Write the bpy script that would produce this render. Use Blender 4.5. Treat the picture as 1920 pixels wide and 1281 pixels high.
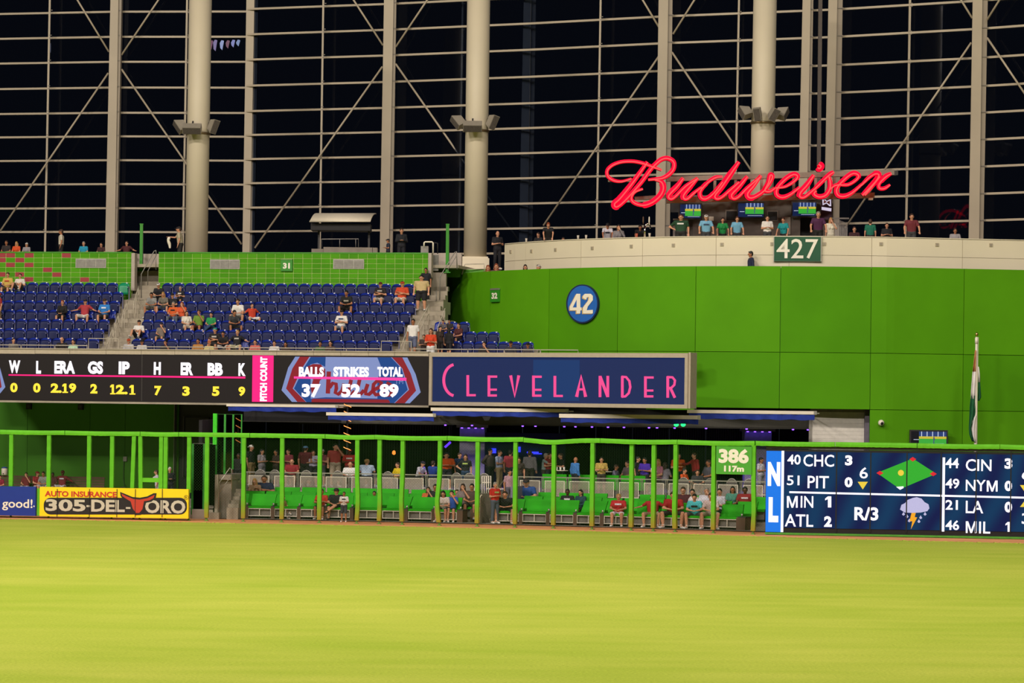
import bpy, bmesh, math, random
from mathutils import Matrix, Vector
R=random.Random(7)
for o in list(bpy.data.objects): bpy.data.objects.remove(o)
SC=bpy.context.scene
COL=SC.collection
# ---------------------------------------------------------------- camera
F=5800.0; CAMH=5.12; TH=math.radians(0.7); CT,ST_=math.cos(TH),math.sin(TH); BH=120.0
cd=bpy.data.cameras.new('camera'); cam=bpy.data.objects.new('camera',cd); COL.objects.link(cam)
rx=Vector((CT,0,ST_)); ux=Vector((-ST_,0,CT)); bx_=Vector((0,-1,0))
m=Matrix((rx,ux,bx_)).transposed().to_4x4(); m.translation=Vector((0,0,CAMH)); cam.matrix_world=m
cd.sensor_width=36; cd.lens=36*F/1920; cd.shift_x=(BH*ST_)/1920; cd.shift_y=(BH*CT)/1920
cd.clip_start=1; cd.clip_end=900
SC.camera=cam
# ---------------------------------------------------------------- world, light, exposure
w=bpy.data.worlds.new('night_sky'); SC.world=w; w.use_nodes=True
w.node_tree.nodes['Background'].inputs[0].default_value=(0.38,0.42,0.55,1)
w.node_tree.nodes['Background'].inputs[1].default_value=0.02
SC.view_settings.view_transform='Standard'; SC.view_settings.look='None'
SC.view_settings.exposure=0.0; SC.view_settings.gamma=1; SC.view_settings.use_curve_mapping=False
def flood(x,y,z,tx,ty,tz,power,sx=14,sy=3,c=(1.0,0.91,0.84)):
    l=bpy.data.lights.new('stadium_floodlights','AREA'); l.shape='RECTANGLE'; l.size=sx; l.size_y=sy
    l.energy=power; l.color=c
    o=bpy.data.objects.new('stadium_floodlights',l); COL.objects.link(o); o.location=(x,y,z)
    d=Vector((tx-x,ty-y,tz-z)); o.rotation_euler=d.to_track_quat('-Z','Y').to_euler()
KP=0.235
for x,g in ((-85,1.9),(-42,1.6),(0,1.0),(42,.55),(85,.3)): flood(x,72,64,x*0.25,138,2,70000*KP*g)
for x,g in ((-75,1.6),(-10,1.0),(60,.45)): flood(x,-20,74,x*0.2,150,9,150000*KP*g)
# ---------------------------------------------------------------- pixel helpers
def ab(px,py):
    dx=px-960.0; dy=py-640.5
    return dx*CT+dy*ST_, -dx*ST_+dy*CT
def km(px,py):
    a,b=ab(px,py); return a/F,(BH-b)/F
def P(px,py,Y):
    k,mm=km(px,py); return Vector((k*Y,Y,CAMH+mm*Y))
class Frame:
    def __init__(s,x0,y0,x1,y1):
        s.o=Vector((x0,y0,0)); d=Vector((x1-x0,y1-y0,0)); s.len=d.length; s.U=d.normalized()
        s.V=Vector((-s.U.y,s.U.x,0)); s.ang=math.atan2(s.U.y,s.U.x)
    def at(s,px,py,v=0.0):
        k,mm=km(px,py); d=Vector((k,1,0)); o=s.o+s.V*v
        t=(s.V.dot(o))/(s.V.dot(d)); p=d*t
        return ((p-s.o).dot(s.U), CAMH+mm*t)
    def w(s,u,v,z): 
        p=s.o+s.U*u+s.V*v; return Vector((p.x,p.y,z))
    def M(s,u=0,v=0,z=0): 
        return Matrix.Translation(s.w(u,v,z))@Matrix.Rotation(s.ang,4,'Z')
def frame_px(p0,Y0,p1,Y1,py=640.5):
    a=km(p0,py)[0]*Y0; b=km(p1,py)[0]*Y1; return Frame(a,Y0,b,Y1)
ST=Frame(0,141.24,10,139.24)       # the seating bowl
# ---------------------------------------------------------------- materials
MATS={}
def lin(c):
    if isinstance(c,str):
        c=[int(c[i:i+2],16)/255 for i in (0,2,4)]
    return tuple((x/12.92 if x<=0.04045 else ((x+0.055)/1.055)**2.4) for x in c)+(1,)
def mat(name,c,rough=0.6,metal=0.0,var=0.12,scale=6.0,bump=0.0,emit=0.0,spec=0.5):
    if name in MATS: return MATS[name]
    m=bpy.data.materials.new(name); m.use_nodes=True; nt=m.node_tree; b=nt.nodes['Principled BSDF']
    b.inputs['Roughness'].default_value=rough; b.inputs['Metallic'].default_value=metal
    b.inputs['Specular IOR Level'].default_value=spec
    L=lin(c)
    tc=nt.nodes.new('ShaderNodeTexCoord'); n=nt.nodes.new('ShaderNodeTexNoise'); n.inputs['Scale'].default_value=scale
    n.inputs['Detail'].default_value=3
    nt.links.new(tc.outputs['Object'],n.inputs['Vector'])
    r=nt.nodes.new('ShaderNodeValToRGB'); r.color_ramp.elements[0].position=0.3; r.color_ramp.elements[1].position=0.7
    r.color_ramp.elements[0].color=tuple(max(0,x*(1-var)) for x in L[:3])+(1,)
    r.color_ramp.elements[1].color=tuple(min(1,x*(1+var)) for x in L[:3])+(1,)
    nt.links.new(n.outputs['Fac'],r.inputs['Fac']); nt.links.new(r.outputs['Color'],b.inputs['Base Color'])
    if bump>0:
        bp=nt.nodes.new('ShaderNodeBump'); bp.inputs['Strength'].default_value=bump; bp.inputs['Distance'].default_value=0.02
        n2=nt.nodes.new('ShaderNodeTexNoise'); n2.inputs['Scale'].default_value=scale*6
        nt.links.new(tc.outputs['Object'],n2.inputs['Vector'])
        nt.links.new(n2.outputs['Fac'],bp.inputs['Height']); nt.links.new(bp.outputs['Normal'],b.inputs['Normal'])
    if emit>0:
        nt.links.new(r.outputs['Color'],b.inputs['Emission Color']); b.inputs['Emission Strength'].default_value=emit
    m.diffuse_color=L
    MATS[name]=m; return m
def glow(name,c,e=1.0):
    if name in MATS: return MATS[name]
    m=mat(name,c,rough=0.5,var=0.04,scale=30,emit=e,spec=0.1); b=m.node_tree.nodes['Principled BSDF']
    for l in list(b.inputs['Base Color'].links): m.node_tree.links.remove(l)
    b.inputs['Base Color'].default_value=(.012,.012,.012,1); return m
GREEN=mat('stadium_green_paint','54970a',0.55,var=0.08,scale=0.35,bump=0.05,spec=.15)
LIME=mat('padded_lime_vinyl','66bc26',0.6,var=0.1,scale=1.5,bump=0.1,spec=.2)
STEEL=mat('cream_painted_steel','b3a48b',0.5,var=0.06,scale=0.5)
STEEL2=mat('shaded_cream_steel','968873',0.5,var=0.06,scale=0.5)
CONC=mat('poured_concrete','a59a86',0.85,var=0.15,scale=1.2,bump=0.2)
CONC2=mat('dark_concrete','8b8072',0.85,var=0.2,scale=1.5,bump=0.2)
WHITE=mat('cream_white_panel','e3d6b8',0.6,var=0.05,scale=0.3)
OFFW=mat('warm_white_paint','e8ddc8',0.5,var=0.04,scale=2)
BLACK=mat('black_paint','0b0a0b',0.5,var=0.3,scale=4)
DGREY=mat('dark_grey_metal','3b3836',0.5,0.3)
GREY=mat('grey_metal','8d8780',0.45,0.4)
ALU=mat('brushed_aluminium','b8b2a8',0.35,0.7)
BROWN=mat('brown_wood_composite','5f4432',0.7,var=0.2,scale=3)
SEAT=mat('navy_blue_seat_plastic','162b8c',0.35,var=0.1,scale=3,spec=0.35)
SEATD=mat('shaded_navy_seat_plastic','0a1548',0.5,var=0.1,scale=3,spec=.25)  # seat blue darkened: shade on the lower seat is put into the colour
GSEAT=mat('green_vinyl_upholstery','2aa50e',0.6,var=0.1,scale=2,spec=.15)
BLUEF=mat('royal_blue_canvas','1b3596',0.8,var=0.12,scale=3)
GLASS=None
# ---------------------------------------------------------------- mesh builder
class MB:
    def __init__(s): s.v=[]; s.f=[]
    def add(s,vs,fs):
        n=len(s.v); s.v+= [tuple(x) for x in vs]; s.f+=[tuple(i+n for i in f) for f in fs]; return s
    def box(s,x0,x1,y0,y1,z0,z1,M=None):
        vs=[Vector(p) for p in ((x0,y0,z0),(x1,y0,z0),(x1,y1,z0),(x0,y1,z0),(x0,y0,z1),(x1,y0,z1),(x1,y1,z1),(x0,y1,z1))]
        if M is not None: vs=[M@v for v in vs]
        return s.add(vs,[(0,3,2,1),(4,5,6,7),(0,1,5,4),(1,2,6,5),(2,3,7,6),(3,0,4,7)])
    def prism(s,pts,y0,y1):       # pts (x,z) polygon extruded along y; y0 front
        n=len(pts); a=sum(pts[i][0]*pts[(i+1)%n][1]-pts[(i+1)%n][0]*pts[i][1] for i in range(n))
        if a<0: pts=pts[::-1]
        vs=[(p[0],y0,p[1]) for p in pts]+[(p[0],y1,p[1]) for p in pts]
        fs=[tuple(range(n)),tuple(range(2*n-1,n-1,-1))]+[(i,i+n,(i+1)%n+n,(i+1)%n) for i in range(n)]
        return s.add(vs,fs)
    def tube(s,pts,r,n=8,cap=True,flat=None):
        pts=[Vector(p) for p in pts]; k=len(pts); rings=[]
        rr=r if isinstance(r,(list,tuple)) else [r]*k
        up=None
        for i,p in enumerate(pts):
            t=(pts[min(i+1,k-1)]-pts[max(i-1,0)])
            if t.length<1e-9: t=Vector((0,0,1))
            t.normalize()
            if up is None: up=Vector((0,0,1)) if abs(t.z)<0.9 else Vector((0,1,0))
            a=t.cross(up)
            if a.length<1e-4: a=t.orthogonal()
            a.normalize(); b=a.cross(t).normalized(); up=b
            rings.append([p+(a*math.cos(2*math.pi*j/n)+b*math.sin(2*math.pi*j/n))*rr[i] for j in range(n)])
        vs=[v for r_ in rings for v in r_]; fs=[]
        for i in range(k-1):
            for j in range(n):
                fs.append((i*n+j,i*n+(j+1)%n,(i+1)*n+(j+1)%n,(i+1)*n+j))
        if cap: fs.append(tuple(range(n-1,-1,-1))); fs.append(tuple((k-1)*n+j for j in range(n)))
        return s.add(vs,fs)
    def lathe(s,prof,c=(0,0,0),n=16):   # prof: (r,z)
        vs=[];fs=[];k=len(prof)
        for (r,z) in prof:
            for j in range(n):
                a=2*math.pi*j/n; vs.append((c[0]+r*math.cos(a),c[1]+r*math.sin(a),c[2]+z))
        for i in range(k-1):
            for j in range(n): fs.append((i*n+j,i*n+(j+1)%n,(i+1)*n+(j+1)%n,(i+1)*n+j))
        fs.append(tuple(range(n-1,-1,-1))); fs.append(tuple((k-1)*n+j for j in range(n)))
        return s.add(vs,fs)
    def ell(s,c,r,n=14,k=9,M=None):
        vs=[];fs=[]
        for i in range(1,k):
            t=math.pi*i/k
            for j in range(n):
                a=2*math.pi*j/n; vs.append(Vector((c[0]+r[0]*math.sin(t)*math.cos(a),c[1]+r[1]*math.sin(t)*math.sin(a),c[2]-r[2]*math.cos(t))))
        vs.append(Vector((c[0],c[1],c[2]-r[2]))); vs.append(Vector((c[0],c[1],c[2]+r[2])))
        for i in range(k-2):
            for j in range(n): fs.append((i*n+j,i*n+(j+1)%n,(i+1)*n+(j+1)%n,(i+1)*n+j))
        b=len(vs)-2
        for j in range(n): fs.append((b,(j+1)%n,j)); fs.append((b+1,(k-2)*n+j,(k-2)*n+(j+1)%n))
        if M is not None: vs=[M@v for v in vs]
        return s.add(vs,fs)
    def mesh(s,name,m,smooth=False,M=None):
        me=bpy.data.meshes.new(name)
        v=s.v if M is None else [tuple(M@Vector(p)) for p in s.v]
        me.from_pydata(v,[],s.f); me.update()
        if m: me.materials.append(m)
        if smooth: me.polygons.foreach_set('use_smooth',[True]*len(me.polygons))
        return me
    def build(s,name,m,parent=None,smooth=False,M=None):
        return link(name,s.mesh(name,m,smooth,M),parent)
def link(name,me,parent=None,loc=None):
    o=bpy.data.objects.new(name,me); COL.objects.link(o)
    if parent is not None: o.parent=parent
    if loc is not None: o.location=loc
    return o
def tag(o,label,cat,group=None):
    o['label']=label; o['category']=cat
    if group: o['group']=group
    return o
def thing(name,label,cat,M=None,group=None):
    o=bpy.data.objects.new(name,None); COL.objects.link(o); o.empty_display_size=0.2
    if M is not None: o.matrix_world=M
    return tag(o,label,cat,group)
def struct(o): o['kind']='structure'; return o
def sempty(name,M=None):
    o=bpy.data.objects.new(name,None); COL.objects.link(o)
    if M is not None: o.matrix_world=M
    o['kind']='structure'; return o
def B(x0,x1,y0,y1,z0,z1): return MB().box(x0,x1,y0,y1,z0,z1)
def copy_tree(o,parent=None):
    c=o.copy(); COL.objects.link(c)
    if parent is not None: c.parent=parent
    for ch in list(o.children): copy_tree(ch,c)
    return c
def smoothpath(pts,n=6):
    out=[]
    P_=[Vector(p) for p in pts]
    for i in range(len(P_)-1):
        p0=P_[max(i-1,0)];p1=P_[i];p2=P_[i+1];p3=P_[min(i+2,len(P_)-1)]
        for j in range(n):
            t=j/n
            out.append(0.5*((2*p1)+(p2-p0)*t+(2*p0-5*p1+4*p2-p3)*t*t+(3*p1-p0-3*p2+p3)*t*t*t))
    out.append(P_[-1]); return out
# text fitted into a rectangle u0..u1, z0..z1 on a plane y=yy (front side towards -y)
def text(s,u0,u1,z0,z1,yy,m,parent,bold=0.02,name='lettering',shear=0.0,depth=0.012,rot=False):
    cu=bpy.data.curves.new('t','FONT'); cu.body=s; cu.size=1; cu.offset=bold; cu.extrude=0.0; cu.shear=shear
    cu.resolution_u=3
    o=bpy.data.objects.new('t',cu); COL.objects.link(o)
    dg=bpy.context.evaluated_depsgraph_get(); me=bpy.data.meshes.new_from_object(o.evaluated_get(dg))
    bpy.data.objects.remove(o); bpy.data.curves.remove(cu)
    me.name=name
    vs=[v.co.copy() for v in me.vertices]
    if rot: vs=[Vector((-v.y,v.x,0)) for v in vs]
    xs=[v.x for v in vs]; ys=[v.y for v in vs]; a,b,c,d=min(xs),max(xs),min(ys),max(ys)
    for i,v in enumerate(me.vertices):
        p=vs[i]; v.co=(u0+(p.x-a)/(b-a)*(u1-u0), yy, z0+(p.y-c)/(d-c)*(z1-z0))
    me.materials.clear(); me.materials.append(m); me.update()
    return link(name,me,parent)
# ---------------------------------------------------------------- the fence line
FT=[(-200,340.5),(0,341.6),(457,344.0),(711,345.7),(966,348.8),(1184,352.0),(1412,356.3),(1920,359.5),(2100,360.6)]
def interp(T,x):
    for (a,b),(c,d) in zip(T,T[1:]):
        if x<=c: return b+(d-b)*(x-a)/(c-a)
    return T[-1][1]
def YF(px): return 29700/(interp(FT,px)-120)
def fpt(px,d=0,py=900):
    Y=YF(px)+d; return Vector((km(px,py)[0]*Y,Y,0))
def fframe(p0,p1,d=0):
    a=fpt(p0,d); b=fpt(p1,d); return Frame(a.x,a.y,b.x,b.y)
# grass and warning track
def grassmat():
    m=bpy.data.materials.new('mown_outfield_grass'); m.use_nodes=True; nt=m.node_tree; b=nt.nodes['Principled BSDF']
    N=nt.nodes.new; L=nt.links.new
    tc=N('ShaderNodeTexCoord')
    def noise(sx,sy,sc,det=4):
        mp=N('ShaderNodeMapping'); mp.inputs['Scale'].default_value=(sx,sy,1); L(tc.outputs['Object'],mp.inputs['Vector'])
        n=N('ShaderNodeTexNoise'); n.inputs['Scale'].default_value=sc; n.inputs['Detail'].default_value=det; L(mp.outputs[0],n.inputs['Vector']); return n
    n1=noise(1,0.8,0.11,6); n2=noise(.35,1,.55,6); n3=noise(1,1,14,2)
    r=N('ShaderNodeValToRGB'); e=r.color_ramp.elements
    e[0].position=0.32; e[0].color=lin('a4bb38'); e[1].position=0.68; e[1].color=lin('c2ca50')
    L(n1.outputs['Fac'],r.inputs['Fac'])
    r2=N('ShaderNodeValToRGB'); e=r2.color_ramp.elements
    e[0].position=0.3; e[0].color=lin('a1b838'); e[1].position=0.75; e[1].color=lin('cccf5a')
    L(n2.outputs['Fac'],r2.inputs['Fac'])
    mx=N('ShaderNodeMixRGB'); mx.inputs[0].default_value=0.45; L(r.outputs[0],mx.inputs[1]); L(r2.outputs[0],mx.inputs[2])
    mx2=N('ShaderNodeMixRGB'); mx2.blend_type='OVERLAY'; mx2.inputs[0].default_value=0.3; L(mx.outputs[0],mx2.inputs[1]); L(n3.outputs['Fac'],mx2.inputs[2])
    L(mx2.outputs[0],b.inputs['Base Color']); b.inputs['Roughness'].default_value=0.9
    b.inputs['Specular IOR Level'].default_value=0.1
    bp=N('ShaderNodeBump'); bp.inputs['Strength'].default_value=0.4; bp.inputs['Distance'].default_value=0.05
    L(n3.outputs['Fac'],bp.inputs['Height']); L(bp.outputs['Normal'],b.inputs['Normal'])
    return m
GRASS=grassmat()
DIRT=mat('warning_track_clay','e29a60',0.95,var=0.12,scale=1.0,bump=0.3)
ET=[(-200,2.1),(0,2.1),(457,2.3),(1412,2.1),(1560,3.0),(1920,4.1),(2100,4.3)]
pxs=list(range(-200,2101,50))
mb=MB(); n=len(pxs)
fr=[fpt(p,-interp(ET,p)) for p in pxs]; bk=[fpt(p,6) for p in pxs]
dirt=MB().add([(p.x,p.y,0.0) for p in fr]+[(p.x,p.y,0.0) for p in bk],[(i,i+1,i+1+n,i+n) for i in range(n-1)])
o=struct(dirt.build('floor_warning_track',DIRT)); 
g=MB()
vs=[(-70,-40,-0.0)]+[(p.x,p.y,0.0) for p in fr]+[(70,-40,0)]
vs=[(-75,-60,0.0)]+[(-75,fr[0].y,0.0)]+[(p.x,p.y,0.0) for p in fr]+[(75,fr[-1].y,0.0),(75,-60,0.0)]
g.add(vs,[tuple(range(len(vs)))[::-1]])
o=g.build('grass_field',GRASS); tag(o,'mown yellow-green outfield turf filling the foreground','grass'); o['kind']='structure'
# grass blades fringe along the clay edge (low uneven lip)
mb=MB()
for i in range(len(pxs)-1):
    a,b=fr[i],fr[i+1]
    for j in range(14):
        t=j/14; p=a.lerp(b,t); q=a.lerp(b,(j+1)/14); w_=R.uniform(0.02,0.22); h=R.uniform(.015,.04)
        mb.add([(p.x,p.y-.3,.005),(q.x,q.y-.3,.005),(q.x,q.y+w_,.005),(p.x,p.y+w_,.005),(p.x,p.y-.2,h),(q.x,q.y-.2,h)],[(0,1,5,4),(4,5,2,3)])
o=mb.build('grass_edging',GRASS); tag(o,'ragged turf lip along the orange clay track','grass'); o['kind']='stuff'
# ---------------------------------------------------------------- padded fence
def fencemat():
    m=mat('padded_lime_vinyl_post','62b824',0.6,var=0.1,scale=2,bump=0.1,spec=.2)
    nt=m.node_tree; b=nt.nodes['Principled BSDF']; r=[n for n in nt.nodes if n.type=='VALTORGB'][0]
    tc=nt.nodes.new('ShaderNodeNewGeometry'); s=nt.nodes.new('ShaderNodeSeparateXYZ'); nt.links.new(tc.outputs['Position'],s.inputs[0])
    mr=nt.nodes.new('ShaderNodeMapRange'); mr.inputs[1].default_value=0.1; mr.inputs[2].default_value=1.0; mr.inputs[3].default_value=0.85; mr.inputs[4].default_value=0.0
    nt.links.new(s.outputs['Z'],mr.inputs[0])
    mx=nt.nodes.new('ShaderNodeMixRGB'); nt.links.new(mr.outputs[0],mx.inputs[0]); nt.links.new(r.outputs[0],mx.inputs[1]); mx.inputs[2].default_value=lin('a3742c')
    nt.links.new(mx.outputs[0],b.inputs['Base Color']); return m
POSTM=fencemat()
fence=thing('outfield_fence','lime green padded fence with open netting panels along the clay track','fence',Matrix.Translation((0,0,0)))
segs=[-120,0,121.6,262.8,335,468.5,609.7,702.6,839,982,1126,1270.8,1416,1565.3,1719,1874,2060]
sag={4:0.0,9:0.06}
for i,(a,b) in enumerate(zip(segs,segs[1:])):
    f=fframe(a,b); L=f.len; nn=max(8,int(L/0.09)); mb=MB(); vs=[];fs=[]; sg_=R.choice([.0,.015,.03])
    for j in range(nn+1):
        u=0.012+(L-0.024)*j/nn; t=j/nn
        dz=-math.sin(math.pi*t)*sg_-(0.10*math.exp(-((t-0.35)/0.3)**2) if i==9 else 0)
        jt=R.uniform(-.006,.006); jb=R.uniform(-.006,.008)
        if j in(0,nn): jt=jb=0
        vs+=[(u,-.11-jt,3.61+dz+jb),(u,-.12-jt,3.71+dz),(u,-.10,3.80+dz+jt*.5),(u,.10,3.80+dz),(u,.11,3.61+dz)]
    for j in range(nn):
        for k in range(5): fs.append((j*5+k,(j+1)*5+k,(j+1)*5+(k+1)%5,j*5+(k+1)%5))
    fs+= [(4,3,2,1,0),tuple(nn*5+k for k in range(5))]
    o=MB().add(vs,fs).build('rail_pad',LIME,fence); o.matrix_world=f.M()
posts=[21,91.6,167,210,251,262.5,302,310.5,354.4,388,457,528.8,599.5,669.5,711.5,755,824.7,895.5,966.5,1038.5,1111,1184.5,1226,1267,1338.5,1413]
bow={528.8:.02,669.5:.05,755:-.04,824.7:-.10,1267:-.03,1413:.03,251:0,711.5:0.03}
for p in posts:
    f=fframe(p-20,p+20); c=fpt(p); mb=MB(); K=22; vs=[];fs=[]
    z0=0.14 if p>360 else 1.2
    for j in range(K+1):
        t=j/K; z=z0+(3.62-z0)*t; w_=.085+R.uniform(-.0035,.0035); d=.085+R.uniform(-.004,.004)
        tilt=(0.06*(1-t) if p==251 else 0)-(0.05*(1-t) if p==262.5 else 0)
        off=bow.get(p,0)*math.exp(-((t-0.25)/0.2)**2)+tilt*-1
        vs+=[(off-w_,-d,z),(off+w_,-d,z),(off+w_,d,z),(off-w_,d,z)]
    for j in range(K):
        for k in range(4): fs.append((j*4+k,j*4+(k+1)%4,(j+1)*4+(k+1)%4,(j+1)*4+k))
    fs+=[(3,2,1,0),tuple(K*4+k for k in range(4))]
    o=MB().add(vs,fs).build('post',POSTM,fence); o.matrix_world=Matrix.Translation(c)@Matrix.Rotation(f.ang,4,'Z')
    if p>360 or True:
        q=MB().box(-.035,.035,-.035,.035,0,z0+.02).box(-.08,.08,-.08,.08,0,.03).build('post_foot',mat('worn_green_steel','5c8a2c',.6),fence)
        q.matrix_world=Matrix.Translation(c)@Matrix.Rotation(f.ang,4,'Z')
# bullpen gate cross bar
f=fframe(262.5,302); (u0,_),(u1,_)=f.at(264,897),f.at(299,897); 
o=B(u0,u1,-.07,.07,f.at(264,904)[1],f.at(264,896)[1]).build('gate_bar',LIME,fence); o.matrix_world=f.M()
# netting: thin crossing wires
WIRE=mat('green_coated_wire','2f5c1c',.5,.3)
allp=[21,91.6,167,210,251,302,354.4,388,457,528.8,599.5,669.5,711.5,755,824.7,895.5,966.5,1038.5,1111,1184.5,1226,1267,1338.5,1413,1434]
for a,b in zip(allp,allp[1:]):
    f=fframe(a,b); L=f.len; z0=0.12 if a>360 else 1.3; z1=3.62; H=z1-z0; mb=MB(); s=.085; r=.0026
    k=-H
    while k<L:
        for sg in (1,-1):
            # line u=k+t , z = z0+t or z1-t
            t0=max(0,-k); t1=min(H,L-k)
            if t1>t0:
                za=z0+t0 if sg>0 else z1-t0; zb=z0+t1 if sg>0 else z1-t1
                mb.add([(k+t0-r,0.0,za),(k+t0+r,0.0,za),(k+t1+r,0.0,zb),(k+t1-r,0.0,zb)],[(0,1,2,3)])
        k+=s*1.4142
    o=mb.build('netting',WIRE,fence); o.matrix_world=f.M(0,.02,0); o['kind']='stuff'
# ---------------------------------------------------------------- flat graphics helpers
def rpx(f,x0,y0,x1,y1,yy,m,parent,name,th=0.01):
    u0,z1=f.at(x0,y0,yy); u1,z0=f.at(x1,y1,yy)
    return B(u0,u1,yy,yy+th,z0,z1).build(name,m,parent)
def tpx(f,s,x0,y0,x1,y1,yy,m,parent,bold=0.02,name='lettering',**k):
    a,zc=f.at((x0+x1)/2,y0,yy); _,zd=f.at((x0+x1)/2,y1,yy); u0,_=f.at(x0,(y0+y1)/2,yy); u1,_=f.at(x1,(y0+y1)/2,yy)
    return text(s,u0,u1,zd,zc,yy,m,parent,bold,name,**k)
def ppx(f,pts,yy,m,parent,name,th=0.01):
    q=[f.at(x,y,yy) for x,y in pts]; return MB().prism(q,yy,yy+th).build(name,m,parent)
def circ(f,cx,cy,r,n=28,ry=None):
    return [(cx+r*math.cos(2*math.pi*i/n),cy+(ry or r)*math.sin(2*math.pi*i/n)) for i in range(n)]
# ---------------------------------------------------------------- advertising boards
fb=fframe(0,360,0)
def adboard(x0,x1,y0a,y1a,name,label,base):
    t=thing(name,label,'sign',fb.M())
    u0,_=fb.at(x0,940,-.12); u1,_=fb.at(x1,940,-.12); B(u0,u1,-.30,-.12,.10,1.36).build('panel',base,t); return t,u0,u1
BLUEAD=mat('blue_printed_vinyl','0b2f8e',.5,var=.03); YEL=mat('yellow_printed_vinyl','ffdc00',.5,var=.02); BLK=mat('black_print','1c1614',.6,var=.05)
REDP=mat('red_print','c8301c',.6,var=.04); LGR=mat('light_grey_print','c9c3ac',.6,var=.03); WPR=mat('white_print','f2ead6',.6,var=.02)
t,_,_=adboard(-70,69,0,0,'advertising_board','blue vinyl fence board ending in white serif word good!',BLUEAD)
tpx(fb,'good!',4,936,61,957.5,-.315,WPR,t,0.015); 
tpx(fb,'.',62.5,948,65,951,-.315,WPR,t,0.0)
t,ua,ub=adboard(76.5,355,0,0,'advertising_board','yellow vinyl fence board with auto insurance phone number and red bull head',YEL)
o=rpx(fb,69.5,916,76,967,-.2,LIME,t,'edge_pad',.1)
tpx(fb,'AUTO INSURANCE',84,921.5,218.5,932,-.315,REDP,t,0.03)
def rr(x0,y0,x1,y1,r,n=6):
    out=[]
    for cx,cy,a0 in ((x1-r,y0+r,-90),(x1-r,y1-r,0),(x0+r,y1-r,90),(x0+r,y0+r,180)):
        for i in range(n+1):
            a=math.radians(a0+90*i/n); out.append((cx+r*math.cos(a),cy+r*math.sin(a)))
    return out
ppx(fb,rr(82,933.5,350.5,965,13),-.308,BLK,t,'number_band',.006)
tpx(fb,'305',85.5,936.5,160.5,959,-.318,LGR,t,0.035); tpx(fb,'DEL',171,937.5,234,960,-.318,LGR,t,0.035)
rpx(fb,162,947.5,169,951,-.318,LGR,t,'lettering',.005); rpx(fb,236,951,244.5,954.5,-.318,LGR,t,'lettering',.005)
head=[(225,922.5),(236,927),(248,932),(262,933.5),(276,931),(288,925),(293.5,925),(292,934),(284,941),(273,943),(270,957),(264,965.5),(253,966),(246,957),(242,943),(232,937),(226,930)]
inner=[(228,926),(238,931),(250,936),(262,937),(276,934.5),(290,928),(288,934),(280,938.5),(270,940),(267,955),(261,962),(255,962),(249,954),(245,940.5),(235,934.5),(229,930)]
ppx(fb,head,-.322,BLK,t,'bull_outline',.006); ppx(fb,inner,-.33,mat('bull_red_print','c23a22',.6,var=.03),t,'bull_head',.006)
tpx(fb,'ORO',272,938,347.5,963,-.318,LGR,t,0.035)
ring=MB(); q=[fb.at(x,y,-.318) for x,y in circ(fb,349,933,4.2,20)]; qi=[fb.at(x,y,-.318) for x,y in circ(fb,349,933,3.6,20)]
ring.add([(a,-.318,b) for a,b in q]+[(a,-.318,b) for a,b in qi],[(i,(i+1)%20,(i+1)%20+20,i+20) for i in range(20)]).build('registered_mark_ring',BLK,t)
tpx(fb,'R',347.3,931,350.8,935.2,-.318,BLK,t,0.0)
for x in (107,167.5,219,253.5,304): rpx(fb,x-.25,917,x+.25,970,-.334,BLK,t,'panel_joint',.004)
# ---------------------------------------------------------------- distance sign 386
f=fframe(1338.5,1413); M386=mat('sign_green','4aa32c',.5,var=.04)
t=thing('distance_sign','green square sign with white 386 over 117m hung between fence posts','sign',f.M())
rpx(f,1343,836,1409,890,-.14,M386,t,'panel',.06)
rpx(f,1343,836,1409,837,-.16,POSTM,t,'frame',.02); rpx(f,1343,889,1409,890,-.16,POSTM,t,'frame',.02)
tpx(f,'386',1347.5,841.5,1404,869,-.15,WPR,t,0.05); tpx(f,'117m',1357.5,873.5,1395,885,-.15,WPR,t,0.05)
# ---------------------------------------------------------------- LED scoreboard on the fence
SB=fframe(1412,1990)
t=thing('scoreboard','wide blue electronic scoreboard of out of town scores built into the fence','scoreboard',SB.M())
ua,_=SB.at(1436,900); ub,_=SB.at(1990,900)
B(ua,ub,-.05,.6,.06,3.48).build('housing',BLACK,t)
def ledblue():
    m=bpy.data.materials.new('led_blue_panel'); m.use_nodes=True; nt=m.node_tree; b=nt.nodes['Principled BSDF']; N=nt.nodes.new; L=nt.links.new
    tc=N('ShaderNodeTexCoord'); mp=N('ShaderNodeMapping'); mp.inputs['Rotation'].default_value=(0,math.radians(-25),0); L(tc.outputs['Object'],mp.inputs[0])
    wv=N('ShaderNodeTexWave'); wv.inputs['Scale'].default_value=0.25; wv.inputs['Distortion'].default_value=3; L(mp.outputs[0],wv.inputs[0])
    r=N('ShaderNodeValToRGB'); r.color_ramp.elements[0].color=lin('111a4c'); r.color_ramp.elements[1].color=lin('0e3a60'); L(wv.outputs['Fac'],r.inputs[0])
    b.inputs['Specular IOR Level'].default_value=.05; b.inputs['Base Color'].default_value=(0.004,0.006,0.012,1); L(r.outputs[0],b.inputs['Emission Color']); b.inputs['Emission Strength'].default_value=.85
    return m
LEDB=ledblue()
rpx(SB,1468.5,846.5,1990,999.0,-.08,LEDB,t,'display').matrix_basis
LW=glow('led_white','fff4ff',1.3); LY=glow('led_yellow','f0d040',1.0); LR=glow('led_red','e0202c',1.0); LG=glow('led_green','30b52c',.9); LCY=glow('led_bright_blue','0a78e8',1.0)
rpx(SB,1437,845.5,1465.5,998,-.09,LCY,t,'league_strip'); rpx(SB,1465.5,845.5,1468.5,998,-.092,LW,t,'league_strip_edge')
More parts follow.
